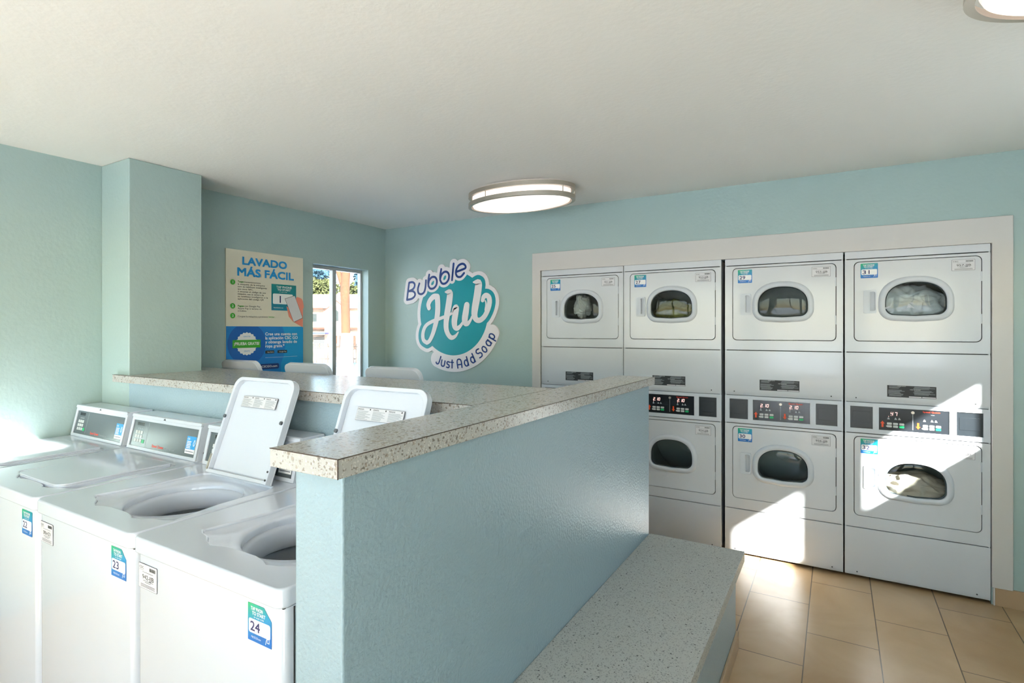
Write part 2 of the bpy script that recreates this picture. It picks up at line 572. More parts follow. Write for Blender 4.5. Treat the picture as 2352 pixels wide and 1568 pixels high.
# ------------------------------------------------------------------ stickers and labels
def number_sticker(name, fr, x0, z0, s, num, parent, curl=False):
    b = MB()
    x1, z1 = x0 + s, z0 + s
    out = [(x0, z0), (x1, z0), (x1, z1 - .30 * s), (x1 - .12 * s, z1 - .2 * s), (x1 - .32 * s, z1), (x0, z1)] if curl else rrect(x0, x1, z0, z1, .04 * s, 3)
    b.prism(fr, out, 0, .0006, M_STICK)
    b.flat(fr, rrect(x0 + .045 * s, x1 - .045 * s, z0 + .22 * s, z0 + .60 * s, .06 * s, 4), .0009, M_WHITEP)
    b.text(fr, num, x0 + .12 * s, z0 + .285 * s, .36 * s, .0012, M_NAVYN, width=.40 * s, bold=.02)
    b.text(fr, 'TAP PHON' if curl else 'TAP PHONE', x0 + .14 * s, z0 + .835 * s, .135 * s, .0010, M_WHITEP, width=(.50 if curl else .66) * s, bold=.025)
    b.text(fr, 'TO START', x0 + .47 * s, z0 + .715 * s, .135 * s, .0010, M_WHITEP, width=.56 * s, align='C', bold=.025)
    b.text(fr, 'or scan code', x0 + .48 * s, z0 + .64 * s, .075 * s, .0010, M_WHITEP, width=.42 * s, align='C')
    b.text(fr, 'MyCSCGO.com', x0 + .16 * s, z0 + .09 * s, .08 * s, .0010, M_WHITEP, width=.40 * s)
    # little pointing hand
    hx, hz = x0 + .76 * s, z0 + .06 * s
    b.stroke(fr, [(hx, hz), (hx + .03 * s, hz + .10 * s), (hx + .07 * s, hz + .20 * s)], .0008, .0011, M_WHITEP, w=.014 * s, sub=1)
    b.stroke(fr, [(hx + .07 * s, hz + .06 * s), (hx + .15 * s, hz + .06 * s), (hx + .15 * s, hz + .16 * s), (hx + .07 * s, hz + .16 * s), (hx + .07 * s, hz + .06 * s)], .0008, .0011, M_WHITEP, w=.014 * s, smooth=False)
    return b.build(name, parent)

def id_tag(name, fr, x0, z0, w, h, code, parent):
    b = MB(); x1, z1 = x0 + w, z0 + h
    b.prism(fr, rrect(x0, x1, z0, z1, .003, 3), 0, .0006, M_INK)
    b.flat(fr, rrect(x0 + .0012, x1 - .0012, z0 + .0012, z1 - .0012, .003, 3), .0009, M_PAPER)
    b.text(fr, 'CSC', x0 + .05 * w, z1 - .20 * h, .13 * h, .0012, M_BLACK, width=.24 * w, bold=.01)
    b.text(fr, 'ServiceWorks', x0 + .05 * w, z1 - .27 * h, .05 * h, .0012, M_INK, width=.24 * w)
    k = 0
    x = x0 + .60 * w
    rr = random.Random(3)
    while x < x1 - .07 * w:
        d = rr.choice((.004, .008, .012)) * w
        b.flat(fr, rect(x, x + d, z1 - .23 * h, z1 - .09 * h), .0012, M_BLACK)
        x += d + rr.choice((.006, .01)) * w
    b.flat(fr, rect(x0 + .22 * w, x0 + .80 * w, z0 + .665 * h, z0 + .68 * h), .0012, M_INK)
    b.text(fr, code, x0 + .52 * w, z0 + .40 * h, .25 * h, .0012, M_BLACK, width=.62 * w, align='C', bold=.008)
    for zz, a, c in ((.33, .25, .8), (.27, .35, .68), (.17, .12, .9), (.12, .12, .88), (.075, .12, .9)):
        b.flat(fr, rect(x0 + a * w, x0 + c * w, z0 + zz * h, z0 + (zz + .018) * h), .0012, M_INK)
    return b.build(name, parent)

# ------------------------------------------------------------------ stacked dryers
def dryer_front(root, z0, z1, num, code, tagside=True):
    """one drying pocket: surround panel, door, drum. z0..z1 = panel."""
    fr = front_frame()
    dx0, dx1 = -.293, .304
    dz0 = z0 + (.070 if z1 > 1.5 else .075)
    dz1 = dz0 + .477
    g = .0034
    b = MB()
    b.prism(fr, rrect(-.344, .344, z0 + .002, z1 - .002, .004, 2), -.022, 0, M_ENAMEL, holes=[rrect(dx0 - g, dx1 + g, dz0 - g, dz1 + g, .028, 6)])
    b.build('front_panel', root, bevel=.0015, seg=2)
    wz, ww, wh, wcx = dz0 + .147, .292, .200, .007
    b = MB()
    b.prism(fr, rrect(dx0, dx1, dz0, dz1, .026, 6), -.020, .0005, M_ENAMEL, holes=[dshape(wcx, wz, ww, wh, .012), rrect(-.243, -.183, wz + .022, wz + .155, .008, 3)])
    door = b.build('door', root, bevel=.0015, seg=2)
    # raised window surround: two steps
    b = MB()
    O, U, V, W = fr
    loops = [(.034, -.001), (.031, .008), (.022, .014), (.008, .016), (0, .010), (0, -.03)]
    rings = [[(x, z, h) for (x, z) in dshape(wcx, wz, ww, wh, off)] for off, h in loops]
    n = len(rings[0])
    vs = [O + U * x + V * z + W * h for r in rings for (x, z, h) in r]
    fs = [(i * n + k, i * n + (k + 1) % n, (i + 1) * n + (k + 1) % n, (i + 1) * n + k) for i in range(len(rings) - 1) for k in range(n)]
    b.add(vs, fs, M_PLASTIC)
    b.build('window_ring', door, smooth=True, ang=50)
    # gasket and bulged glass
    b = MB()
    out = dshape(wcx, wz, ww, wh, .001)
    n = len(out)
    cxy = (wcx, wz + wh * .5)
    rings = []
    for k, (sc_, h) in enumerate(((1, -.004), (.97, -.001), (.9, .001), (.7, .003), (.4, .0045), (.1, .005))):
        rings.append([O + U * (cxy[0] + (x - cxy[0]) * sc_) + V * (cxy[1] + (z - cxy[1]) * sc_) + W * h for x, z in out])
    vs = [p for r in rings for p in r]
    fs = [(i * n + k, i * n + (k + 1) % n, (i + 1) * n + (k + 1) % n, (i + 1) * n + k) for i in range(len(rings) - 1) for k in range(n)]
    fs.append(tuple((len(rings) - 1) * n + k for k in range(n)))
    b.add(vs, fs, G_DOOR)
    b.build('window_glass', door, smooth=True, ang=80)
    b = MB()
    b.prism(fr, dshape(wcx, wz, ww, wh, .001), -.012, -.006, M_RUBBER, holes=[dshape(wcx, wz + .006, ww - .012, wh - .012, 0)])
    b.build('gasket', door)
    # handle plate with finger recess
    b = MB()
    hx0, hx1, hz0, hz1 = -.247, -.180, wz + .018, wz + .160
    b.prism(fr, rrect(hx0, hx1, hz0, hz1, .010, 4), -.004, .006, M_PLASTIC, holes=[rrect(hx0 + .030, hx1 - .007, hz0 + .016, hz1 - .012, .010, 4)])
    b.box(hx0 + .018, hx1 - .004, .014, .018, hz0 + .01, hz1 - .008, M_PLASTIC)
    b.box(hx0 + .026, hx0 + .034, -.004, .014, hz0 + .02, hz1 - .018, M_PLASTIC)
    b.build('handle', door, bevel=.002)
    # hinge edge clips
    for zz in (dz0 + .10, dz1 - .14):
        b = MB(); b.box(dx1 - .004, dx1 + .003, -.0015, .004, zz, zz + .055, M_PLASTIC)
        b.build('hinge', door, bevel=.001)
    number_sticker('number_sticker', front_frame(0, -.0008), -.262, dz1 - .098, .088, num, door)
    id_tag('id_tag', front_frame(0, -.0008), .174, dz1 - .077, .103, .062, code, door)
    # drum: cylinder behind the window
    b = MB()
    cz = wz + wh * .5
    n = 40
    vs, fs = [], []
    prof = [(.165, .024), (.255, .035), (.262, .10), (.262, .55), (.10, .57)]
    for r, y in prof:
        for k in range(n):
            vs.append((wcx + r * cos(2 * pi * k / n), y, cz + r * sin(2 * pi * k / n)))
    for i in range(len(prof) - 1):
        for k in range(n):
            fs.append((i * n + k, (i + 1) * n + k, (i + 1) * n + (k + 1) % n, i * n + (k + 1) % n))
    fs.append(tuple((len(prof) - 1) * n + k for k in range(n)))
    b.add(vs, fs, M_DRUM)
    for a in (40, 160, 280):                       # lifting fins
        c, s_ = cos(radians(a)), sin(radians(a))
        r0, r1, t = .262, .20, .02
        pts = [(wcx + r0 * c - t * s_, cz + r0 * s_ + t * c), (wcx + r0 * c + t * s_, cz + r0 * s_ - t * c), (wcx + r1 * c, cz + r1 * s_)]
        b.prism((V3((0, 0, 0)), V3((1, 0, 0)), V3((0, 0, 1)), V3((0, -1, 0))), pts, -.5, -.12, M_DRUM)
    b.build('drum', root, smooth=True, fix=False)
    return cz

def seven(b, fr, ch, x, z, w, h, m, t):
    seg = {'a': ((0, 1), (1, 1)), 'b': ((1, 1), (1, .5)), 'c': ((1, .5), (1, 0)), 'd': ((0, 0), (1, 0)), 'e': ((0, 0), (0, .5)), 'f': ((0, .5), (0, 1)), 'g': ((0, .5), (1, .5))}
    on = {'0': 'abcdef', '1': 'bc', '2': 'abged', '4': 'fgbc', '7': 'abc'}[ch]
    for s in on:
        (a, c), (d, e) = seg[s]
        sk = .12
        b.stroke(fr, [(x + a * w + c * sk * h, z + c * h), (x + d * w + e * sk * h, z + e * h)], .0008, .0012, m, w=t)

def display(root, left, right):
    fr = front_frame(0, .004)
    z0, z1, x0, x1 = .917, 1.050, -.169, .164
    b = MB()
    b.prism(fr, rect(x0, x1, z0, z1), -.002, .0004, M_DISP)
    for side, txt in ((0, left), (1, right)):
        ox = x0 + side * .172
        # digits
        for i, ch in enumerate(txt.replace('.', '')):
            dx = (0 if i == 0 else .004) + i * .0165
            seven(b, fr, ch, ox + (.046 if txt[0] != '.' else .058) + dx, z1 - .043, .0095, .018, M_LED, .0024)
        if txt:
            b.flat(fr, circ(ox + .060, z1 - .044, .0016, 8), .0012, M_LED)
            b.flat(fr, circ(ox + .048, z1 - .0505, .002, 8), .0012, M_LED)
        b.text(fr, 'MORE', ox + .078, z1 - .030, .006, .0012, M_GREYTXT, width=.016)
        for a in (.041, .076, .094):               # fabric symbols
            b.flat(fr, [(ox + a, z1 - .068), (ox + a + .014, z1 - .068), (ox + a + .008, z1 - .056), (ox + a + .004, z1 - .056)], .0012, M_GREYTXT)
        # six keys
        for r in range(2):
            for c in range(3):
                kx, kz = ox + .040 + c * .030, z0 + (.034 if r == 0 else .018)
                b.prism(fr, rrect(kx, kx + .024, kz, kz + .0125, .003, 2), .0004, .0014, M_GREEN if (r == 1 and c == 2) else M_KEY)
        b.flat(fr, [(ox + .040, z0 + .019), (ox + .040, z0 + .030), (ox + .034, z0 + .0245)], .0014, M_KEY)
        # arrow up / down
        ax, az = ox + .013, z0 + .017
        up = [(0, 0), (0, .022), (-.006, .022), (.005, .038), (.016, .022), (.010, .022), (.010, 0)]
        pts = [(ax + u, az + v) for u, v in up] if side == 0 else [(ax + u, az + .038 - v) for u, v in up]
        b.flat(fr, pts, .0012, M_ORANGE)
    b.flat(fr, rect(x0 + .1635, x0 + .1665, z0 + .012, z1 - .032), .0010, M_GREYTXT)
    b.prism(fr, circ(x0 + .165, z1 - .020, .0085, 20), .0004, .0035, M_METAL)
    b.text(fr, 'Speed Queen', x0 + .212, z1 - .0155, .0125, .0012, M_RED, width=.080, bold=.03)
    b.build('display_panel', root)

def warning_label(root):
    fr = front_frame(0, -.0006)
    b = MB()
    x0, x1, z0, z1 = -.128, .105, 1.117, 1.186
    b.prism(fr, rect(x0, x1, z0, z1), 0, .0006, M_BLACK)
    rr = random.Random(5)
    for i in range(11):
        z = z1 - .004 - i * .0056
        for (a, c) in ((x0 + .004, x0 + .085), (x0 + .125, x1 - .005)):
            if i == 3 or (i > 8 and c > 0):
                continue
            e = c - rr.random() * .03
            b.flat(fr, rect(a + rr.random() * .006, e, z - .0024, z), .0009, M_GREYTXT)
    b.flat(fr, rect(x0 + .105, x0 + .165, z0 + .002, z0 + .008), .0009, M_PAPER)
    b.flat(fr, rect(x0 + .168, x1 - .002, z0 + .002, z0 + .008), .0009, M_PAPER)
    b.text(fr, 'WARNING', x0 + .05, z1 - .006, .006, .0010, M_PAPER, width=.04, bold=.01)
    b.text(fr, 'FIRE HAZARD', x0 + .11, z1 - .024, .006, .0010, M_PAPER, width=.05, bold=.01)
    return b

def stacked_dryer(cx, nums, codes, lcd, label, yoff=0):
    root = empty('stacked_dryer', (cx, 3.94 + yoff, 0), label=label, cat='dryer', group='stacked white dryers in the wall recess')
    b = MB()
    b.box(-.340, .340, .024, .76, .02, 1.99, M_ENAMEL)
    b.v, b.f, b.m, b.ms = [], [], [], []
    # hollow cabinet: sides, top, back, shelves
    for x0, x1 in ((-.343, -.335), (.335, .343)):
        b.box(x0, x1, .004, .76, .025, 1.985, M_ENAMEL)
    b.box(-.335, .335, .74, .76, .025, 1.985, M_SHADOWGAP)
    for z0, z1 in ((.025, .035), (.885, .89), (1.072, 1.078), (1.374, 1.38), (1.975, 1.985), (.31, .314)):
        b.box(-.335, .335, .026, .74, z0, z1, M_SHADOWGAP)
    b.build('cabinet', root)
    fr = front_frame()
    b = MB()
    b.prism(fr, rrect(-.344, .344, 1.9475, 1.992, .004, 2), -.022, .001, M_ENAMEL)
    b.build('top_panel', root, bevel=.003)
    za = dryer_front(root, 1.378, 1.945, nums[0], codes[0])
    zb = dryer_front(root, .313, .887, nums[1], codes[1])
    # lint panel between the pockets
    b = MB()
    b.prism((V3((0, 0, 0)), V3((0, 1, 0)), V3((0, 0, 1)), V3((1, 0, 0))),
            [(0, 1.106), (0, 1.3755), (.022, 1.3755), (.022, 1.076), (.010, 1.076), (.004, 1.090)], -.344, .344, M_ENAMEL)
    lint = b.build('lint_panel', root, bevel=.0015)
    warning_label(root).build('warning_label', lint)
    for x in (-.285, .28):
        b = MB(); b.prism(front_frame(0, .003), circ(x, 1.101, .004, 10), 0, .003, M_SCREW)
        b.build('screw', lint)
    # control band
    b = MB()
    b.prism(fr, rrect(-.344, .344, .8895, 1.0735, .003, 2), -.022, .0, M_PLASTIC,
            holes=[rect(-.169, .164, .917, 1.050), rect(-.3145, -.200, .917, 1.050), rect(.197, .313, .917, 1.050)])
    b.build('control_housing', root, bevel=.0015)
    display(root, *lcd)
    for x0, x1 in ((-.3145, -.200), (.197, .313)):
        b = MB()
        b.prism(front_frame(0, .006), rect(x0, x1, .917, 1.050), -.004, 0, M_COIN)
        b.prism(front_frame(0, .006), rrect(x0 + .012, x1 - .012, .950, 1.020, .004, 2), 0, .0015, M_COIN)
        b.build('coin_box', root, bevel=.001)
    # toe panel
    b = MB()
    b.prism((V3((0, 0, 0)), V3((0, 1, 0)), V3((0, 0, 1)), V3((1, 0, 0))),
            [(0, .040), (0, .3105), (.022, .3105), (.022, .019), (.006, .019), (.002, .028)], -.344, .344, M_ENAMEL)
    toe = b.build('toe_panel', root, bevel=.0015)
    for x in (-.28, .285):
        b = MB(); b.prism(front_frame(0, .001), circ(x, .042, .004, 10), 0, .003, M_SCREW)
        b.build('screw', toe)
    for sx in (-1, 1):
        b = MB()
        b.lathe([(.0, 0), (.022, 0), (.022, .008), (.010, .010), (.010, .03)], sx * .29, .09, M_SCREW, n=16)
        b.build('foot', root)
        b = MB()
        b.lathe([(.0, 0), (.022, 0), (.022, .008), (.010, .010), (.010, .03)], sx * .29, .68, M_SCREW, n=16)
        b.build('foot', root)
    return root, za, zb

dry = [
    (-1.712, ('25', '26'), ('951-JJB', '952-JJB'), ('2.10', '2.10'), 'white stacked dryer numbered 25 on its upper door, beside the round blue sign'),
    (-1.016, ('27', '28'), ('953-JJB', '954-JJB'), ('2.10', '2.10'), 'white stacked dryer numbered 27 on its upper door, behind the end of the half wall'),
    (-.306, ('29', '30'), ('955-JJB', '956-JJB'), ('2.10', '2.10'), 'white stacked dryer numbered 29 above and 30 below'),
    (.390, ('31', '32'), ('957-JJB', '958-JJB'), ('.47', ''), 'white stacked dryer numbered 31 above and 32 below, laundry in both windows'),
]
for i, (cx, nu, co, lcd, lab) in enumerate(dry):
    stacked_dryer(cx, nu, co, lcd, lab, yoff=-.012 if i == 1 else 0)

def laundry(name, loc, size, colr, label, seed=0, sub=5, amp=.35):
    bm = bmesh.new()
    bmesh.ops.create_icosphere(bm, subdivisions=sub, radius=1)
    off = V3((seed * 3.1, seed * 1.7, seed * .9))
    for v in bm.verts:
        p = v.co.copy()
        d = noise.turbulence_vector(p * 1.3 + off, 3, False, noise_basis='PERLIN_ORIGINAL')
        f = 1 + amp * noise.noise(p * 1.6 + off) + .16 * (1 - abs(noise.noise(p * 3.4 + off * 2)) * 2) + .05 * (1 - abs(noise.noise(p * 8 + off)) * 2)
        v.co = V3((p.x * size[0] * f, p.y * size[1] * f, p.z * size[2] * f)) + d * .02
    me = bpy.data.meshes.new(name)
    bm.to_mesh(me); bm.free()
    me.materials.append(colr)
    me.polygons.foreach_set('use_smooth', [True] * len(me.polygons))
    o = bpy.data.objects.new(name, me); COL.objects.link(o)
    o.location = loc
    return tag(o, label, 'laundry')
C_WHITE = mat('cloth_white', '#D9D8D4', rough=.9, bump=.4, bscale=60)
C_GREY = mat('cloth_grey', '#C9CDD4', rough=.9, bump=.4, bscale=60)
C_BEIGE = mat('cloth_beige', '#CDBFB0', rough=.9, bump=.4, bscale=60)
C_OLIVE = mat('cloth_olive', '#8C8A4E', rough=.9, bump=.4, bscale=60)
laundry('laundry', (-1.74, 4.045, 1.700), (.055, .06, .085), C_WHITE, 'white crumpled cloth behind the window of dryer 25', 1)
laundry('laundry', (-1.0, 4.14, 1.60), (.17, .12, .10), C_OLIVE, 'olive green clothes behind the window of dryer 27', 2)
laundry('laundry', (.36, 4.065, 1.635), (.17, .10, .13), C_GREY, 'pale grey and white laundry behind the window of dryer 31', 3)
laundry('laundry', (.40, 4.08, .545), (.185, .11, .095), C_BEIGE, 'beige laundry heap behind the sunlit window of dryer 32', 4)

# ------------------------------------------------------------------ top loading washers
def washer(xc, w, y, rz, num, code, lid_open, label, group, xshift=.055):
    root = empty('washing_machine', (xc, y, 0), rz, label=label, cat='washing machine', group=group)
    hw = w / 2 - .0025
    D = .745
    tz = .915
    ox = xshift
    M = M_ENAMEL2
    # body with rounded front corners
    def body(r, x0, x1, y0, y1):
        o = [(x1, y1), (x0, y1)]
        for k in range(7):
            a = radians(180 + 90 * k / 6); o.append((x0 + r + r * cos(a), y0 + r + r * sin(a)))
        for k in range(7):
            a = radians(270 + 90 * k / 6); o.append((x1 - r + r * cos(a), y0 + r + r * sin(a)))
        return o
    b = MB()
    b.prism(top_frame(), body(.022, -hw + .006, hw - .006, .012, D), .02, tz - .050, M, holes=[body(.01, -hw + .02, hw - .02, .03, D - .02)])
    cab = b.build('cabinet', root, bevel=.0015)
    b = MB()
    for sx in (-1, 1):
        b.box(sx * (hw - .0065) - .003, sx * (hw - .0065) + .003, .040, .0425, .03, tz - .052, M_SHADOWGAP)
    b.prism(top_frame(), rect(-hw + .010, hw - .010, .016, D - .02), tz - .0515, tz - .0465, M_SHADOWGAP, holes=[rect(-hw + .04, hw - .04, .05, D - .05)])
    b.build('seam', cab)
    # top: recess for the lid with two finger notches
    rx0, rx1, ry0, ry1 = ox - .222, ox + .222, .105, .525
    rec = [(rx1 - .02, ry1), (rx0 + .02, ry1), (rx0, ry1 - .02), (rx0 - .004, .30), (rx0 - .030, .150), (rx0 - .034, .135), (rx0 - .012, .122), (rx0 + .030, .112),
           (rx0 + .062, .092), (rx0 + .10, .080), (rx0 + .13, .092), (rx0 + .17, .100), (rx1 - .17, .100), (rx1 - .13, .092), (rx1 - .10, .080), (rx1 - .062, .092),
           (rx1 - .03, .112), (rx1 + .012, .122), (rx1 + .034, .135), (rx1 + .030, .150), (rx1 + .004, .30), (rx1, ry1 - .02)]
    rec = rec[::-1]
    ctr = (ox, .315)
    R = .190
    b = MB()
    b.prism(top_frame(), body(.028, -hw, hw, 0, D), tz - .048, tz, M, holes=[rec])
    b.build('top_panel', root, bevel=.007, seg=4)
    # recess floor with sloped rim, down to the tub opening
    b = MB()
    def resample(P, n):
        out = []
        for k in range(n):
            a = 2 * pi * k / n
            d = V3((cos(a), sin(a)))
            best = None
            for i in range(len(P)):
                p, q = V3(P[i]) - V3(ctr), V3(P[(i + 1) % len(P)]) - V3(ctr)
                e = q - p
                den = d.x * e.y - d.y * e.x
                if abs(den) < 1e-9: continue
                t = (p.x * e.y - p.y * e.x) / den
                u = (p.x * d.y - p.y * d.x) / den
                if t > 0 and -1e-6 <= u <= 1 + 1e-6 and (best is None or t > best):
                    best = t
            out.append((ctr[0] + d.x * best, ctr[1] + d.y * best))
        return out
    n = 96
    oo = resample(rec, n)
    cc = [(ctr[0] + cos(2 * pi * k / n), ctr[1] + sin(2 * pi * k / n)) for k in range(n)]
    def mixr(t, extra, z):
        return [(oo[k][0] * (1 - t) + (ctr[0] + (cc[k][0] - ctr[0]) * (R + extra)) * t, oo[k][1] * (1 - t) + (ctr[1] + (cc[k][1] - ctr[1]) * (R + extra)) * t, z) for k in range(n)]
    rings = [[(p[0] + (p[0] - ctr[0]) * .03, p[1] + (p[1] - ctr[1]) * .03, tz - .006) for p in oo], mixr(.0, .0, tz - .008), mixr(.25, .02, tz - .014), mixr(.7, .012, tz - .018), mixr(1, .006, tz - .020), mixr(1, .0, tz - .026), mixr(1, 0, tz - .05)]
    vs = [p for r in rings for p in r]
    fs = [(i * n + k, i * n + (k + 1) % n, (i + 1) * n + (k + 1) % n, (i + 1) * n + k) for i in range(len(rings) - 1) for k in range(n)]
    b.add(vs, fs, M)
    b.build('lid_recess', root, smooth=True, ang=60)
    b = MB()
    b.lathe([(.19, tz - .052), (.205, tz - .058), (.205, tz - .07)], ctr[0], ctr[1], M_SHADOWGAP)
    b.lathe([(.200, tz - .06), (.197, tz - .046), (.190, tz - .042), (.182, tz - .044), (.172, tz - .054), (.167, tz - .10), (.172, tz - .112)], ctr[0], ctr[1], M_PLASTIC)
    tub = b.build('balance_ring', root, smooth=True, ang=60)
    b = MB()
    b.lathe([(.172, tz - .110), (.190, tz - .122), (.195, tz - .14), (.195, tz - .45), (.02, tz - .46), (.0, tz - .46)], ctr[0], ctr[1], M_STEEL)
    b.build('wash_tub', root, smooth=True)
    b = MB()
    b.lathe([(.12, tz - .455), (.07, tz - .43), (.045, tz - .36), (.038, tz - .20), (.03, tz - .19), (0, tz - .188)], ctr[0], ctr[1], M_PLASTIC, n=32)
    b.build('agitator', root, smooth=True)
    # lid: shallow tray, hinge at its rear edge
    lw, ll = .198, .41
    b = MB()
    r = .045
    outl = [(-lw, 0), (lw, 0)]
    for k in range(8):
        a = radians(0 - 90 * k / 7); outl.append((lw - r + r * cos(a), -ll + r + r * sin(a)))
    for k in range(8):
        a = radians(270 - 90 * k / 7); outl.append((-lw + r + r * cos(a), -ll + r + r * sin(a)))
    def inset(P, d):
        c = (0, -ll / 2)
        return [(x - math.copysign(d, x) if abs(x) > .01 else x, (y + d if y < c[1] else y - d)) for x, y in P]
    top_fr = top_frame()
    b.prism(top_fr, outl, .012, .020, M)
    b.prism(top_fr, outl, -.010, .0125, M, holes=[inset(outl, .014)])
    # closed: rotation 0; tipped back 110 degrees when open
    lid = b.build('lid', root, bevel=.005, seg=3, loc=(ox - .0, .508, tz - .011 if not lid_open else tz + .008), rot=(radians(-110 if lid_open else 0), 0, 0))
    # printed instructions on the inside of the lid (reads when the lid stands open)
    if lid_open:
        lf = (V3((0, 0, 0)), V3((1, 0, 0)), V3((0, -1, 0)), V3((0, 0, -1)))
        b = MB()
        x0, x1, v0, v1 = -.125, .100, ll - .125, ll - .078
        b.prism(lf, rect(x0, x1, v0, v1), -.006, -.0052, M_INK)
        b.flat(lf, rect(x0 + .001, x1 - .001, v0 + .001, v1 - .001), -.0049, M_PAPER)
        rr = random.Random(9)
        for c in range(3):
            cx0 = x0 + .004 + c * (x1 - x0) / 3
            b.text(lf, ('ENGLISH', 'ESPAÑOL', 'FRANÇAIS')[c], cx0, v1 - .009, .007, -.0047, M_BLACK, width=.028, bold=.02)
            b.flat(lf, circ(cx0 + .060, v1 - .006, .003, 10), -.0047, M_BLACK)
            for i in range(9):
                z = v1 - .0125 - i * .0036
                b.flat(lf, rect(cx0, cx0 + .040 + rr.random() * .028, z - .0016, z), -.0047, M_GREYTXT)
        b.build('instruction_label', lid)
        for sx in (-1, 1):
            b = MB(); b.prism((V3((sx * (lw - .012), 0, 0)), V3((1, 0, 0)), V3((0, -1, 0)), V3((0, 0, -1))), circ(0, ll - .175, .0075, 14), .010, .016, M_RUBBER)
            b.build('bumper', lid)
        b = MB()
        b.box(-lw + .002, -lw + .010, -.075, -.012, -.014, -.009, M_METAL)
        b.build('hinge', lid)
        b = MB()
        for yy in (-.016, -.048):
            b.prism((V3((0, 0, 0)), V3((1, 0, 0)), V3((0, -1, 0)), V3((0, 0, -1))), circ(lw - .008, -yy, .004, 10), .010, .0125, M_SCREW)
        b.build('hinge', lid)
    # console: sloped front
    y0, z0, y1, z1 = .595, tz - .002, .632, 1.083
    c0, c1 = -hw + .006, hw - .040
    yz = (V3((0, 0, 0)), V3((0, 1, 0)), V3((0, 0, 1)), V3((1, 0, 0)))
    b = MB()
    b.prism(yz, [(y0, z0), (y0 + .004, z0 + .012), (y1 - .003, z1 - .012), (y1 - .001, z1 - .003), (y1 + .005, z1 + .002), (D, z1 + .002), (D, z0)], c0, c1, M)
    con = b.build('console', root, bevel=.006, seg=3)
    sl = V3((0, y1 - y0, z1 - z0)).normalized()
    nrm = V3((1, 0, 0)).cross(sl).normalized()
    cf = (V3((0, y0, z0)), V3((1, 0, 0)), sl, nrm)
    b = MB()
    Ls = .1745
    b.prism(cf, rrect(c0, c1, .002, Ls - .012, .006, 3), -.003, .006, M_PLASTIC, holes=[rect(c0 + .020, c1 - .018, .018, Ls - .030)])
    b.prism(cf, rrect(c0 - .001, c1 + .001, Ls - .016, Ls + .000, .005, 3), -.004, .010, M_PLASTIC)
    b.flat(cf, [((c0 + c1) / 2 - .012, Ls - .013), ((c0 + c1) / 2 + .012, Ls - .013), ((c0 + c1) / 2, Ls - .002)], .0106, M_SCREW)
    b.build('console_bezel', con, bevel=.002)
    u0, u1, v0, v1 = c0 + .020, c1 - .018, .018, Ls - .030
    U = u1 - u0
    b = MB()
    b.flat(cf, rect(u0, u1, v0, v1), .0012, M_CONS)
    b.flat(cf, rect(u0 + .06 * U, u0 + .17 * U, v1 - .025, v1 - .010), .0016, M_DISP)
    for i in range(3):
        b.flat(cf, [(u0 + (.08 + .03 * i) * U, v1 - .042), (u0 + (.10 + .03 * i) * U, v1 - .042), (u0 + (.09 + .03 * i) * U, v1 - .033)], .0016, M_GREYTXT)
    for r_ in range(3):
        for c_ in range(3):
            kx, kz = u0 + (.055 + .042 * c_) * U, v0 + .020 + r_ * .0205
            b.prism(cf, rrect(kx, kx + .033 * U, kz, kz + .0155, .002, 2), .0012, .0026, M_KEY)
    b.prism(cf, rrect(u0 + .181 * U, u0 + .216 * U, v0 + .018, v0 + .036, .004, 3), .0012, .0026, M_GREEN)
    b.flat(cf, rect(u0 + .245 * U, u0 + .248 * U, v0 + .006, v1 - .006), .0016, M_GREYTXT)
    b.text(cf, 'Speed Queen', u0 + .36 * U, v0 + .010, .018, .0018, M_RED, width=.175 * U, bold=.03)
    b.text(cf, 'Commercial', u0 + .55 * U, v0 + .010, .014, .0018, M_GREYTXT, width=.15 * U)
    b.build('control_panel', con)
    b = MB()
    s0, s1, t0, t1 = u0 + .855 * U, u0 + .985 * U, v0 + .014, v0 + .092
    b.prism(cf, rect(s0, s1, t0, t1), .0016, .0024, M_WHITEP)
    b.flat(cf, rect(s0, s1, t0 + .020, t1), .0027, M_BLUE)
    b.text(cf, 'CSC', s0 + .006, t1 - .016, .012, .0030, M_WHITEP, width=.02, bold=.02)
    b.stroke(cf, [(s1 - .018, t1 - .030), (s1 - .010, t1 - .015), (s1 - .006, t1 - .032), (s1 - .014, t1 - .042), (s1 - .018, t1 - .030)], .0027, .0030, M_WHITEP, w=.003)
    for i in range(5):
        b.flat(cf, rect(s0 + .006, s0 + .040 - .004 * (i % 2), t1 - .026 - i * .007, t1 - .022 - i * .007), .0030, M_WHITEP)
    b.flat(cf, rect(s0 + .005, s1 - .006, t0 + .008, t0 + .011), .0027, M_INK)
    b.build('info_sticker', con)
    for zz, yy in ((z0 + .035, y0 + .04), (z1 - .025, y1 + .03)):
        b = MB(); b.prism((V3((c1, 0, 0)), V3((0, 1, 0)), V3((0, 0, 1)), V3((1, 0, 0))), circ(yy, zz, .007, 12), 0, .003, M_SCREW)
        b.build('screw', con)
    # stickers on the front
    sf = front_frame(0, .0112)
    if num:
        number_sticker('number_sticker', sf, hw - .137, tz - .060 - .092, .090, num, root, curl=num in ('23', '24'))
    if code:
        id_tag('id_tag', sf, -hw + .020, tz - .148, .100, .072, code, root)
    for sx in (-1, 1):
        for yy in (.08, .66):
            b = MB(); b.lathe([(0, 0), (.02, 0), (.02, .008), (.009, .010), (.009, .03)], sx * (hw - .06), yy, M_SCREW, n=14)
            b.build('foot', root)
    return root

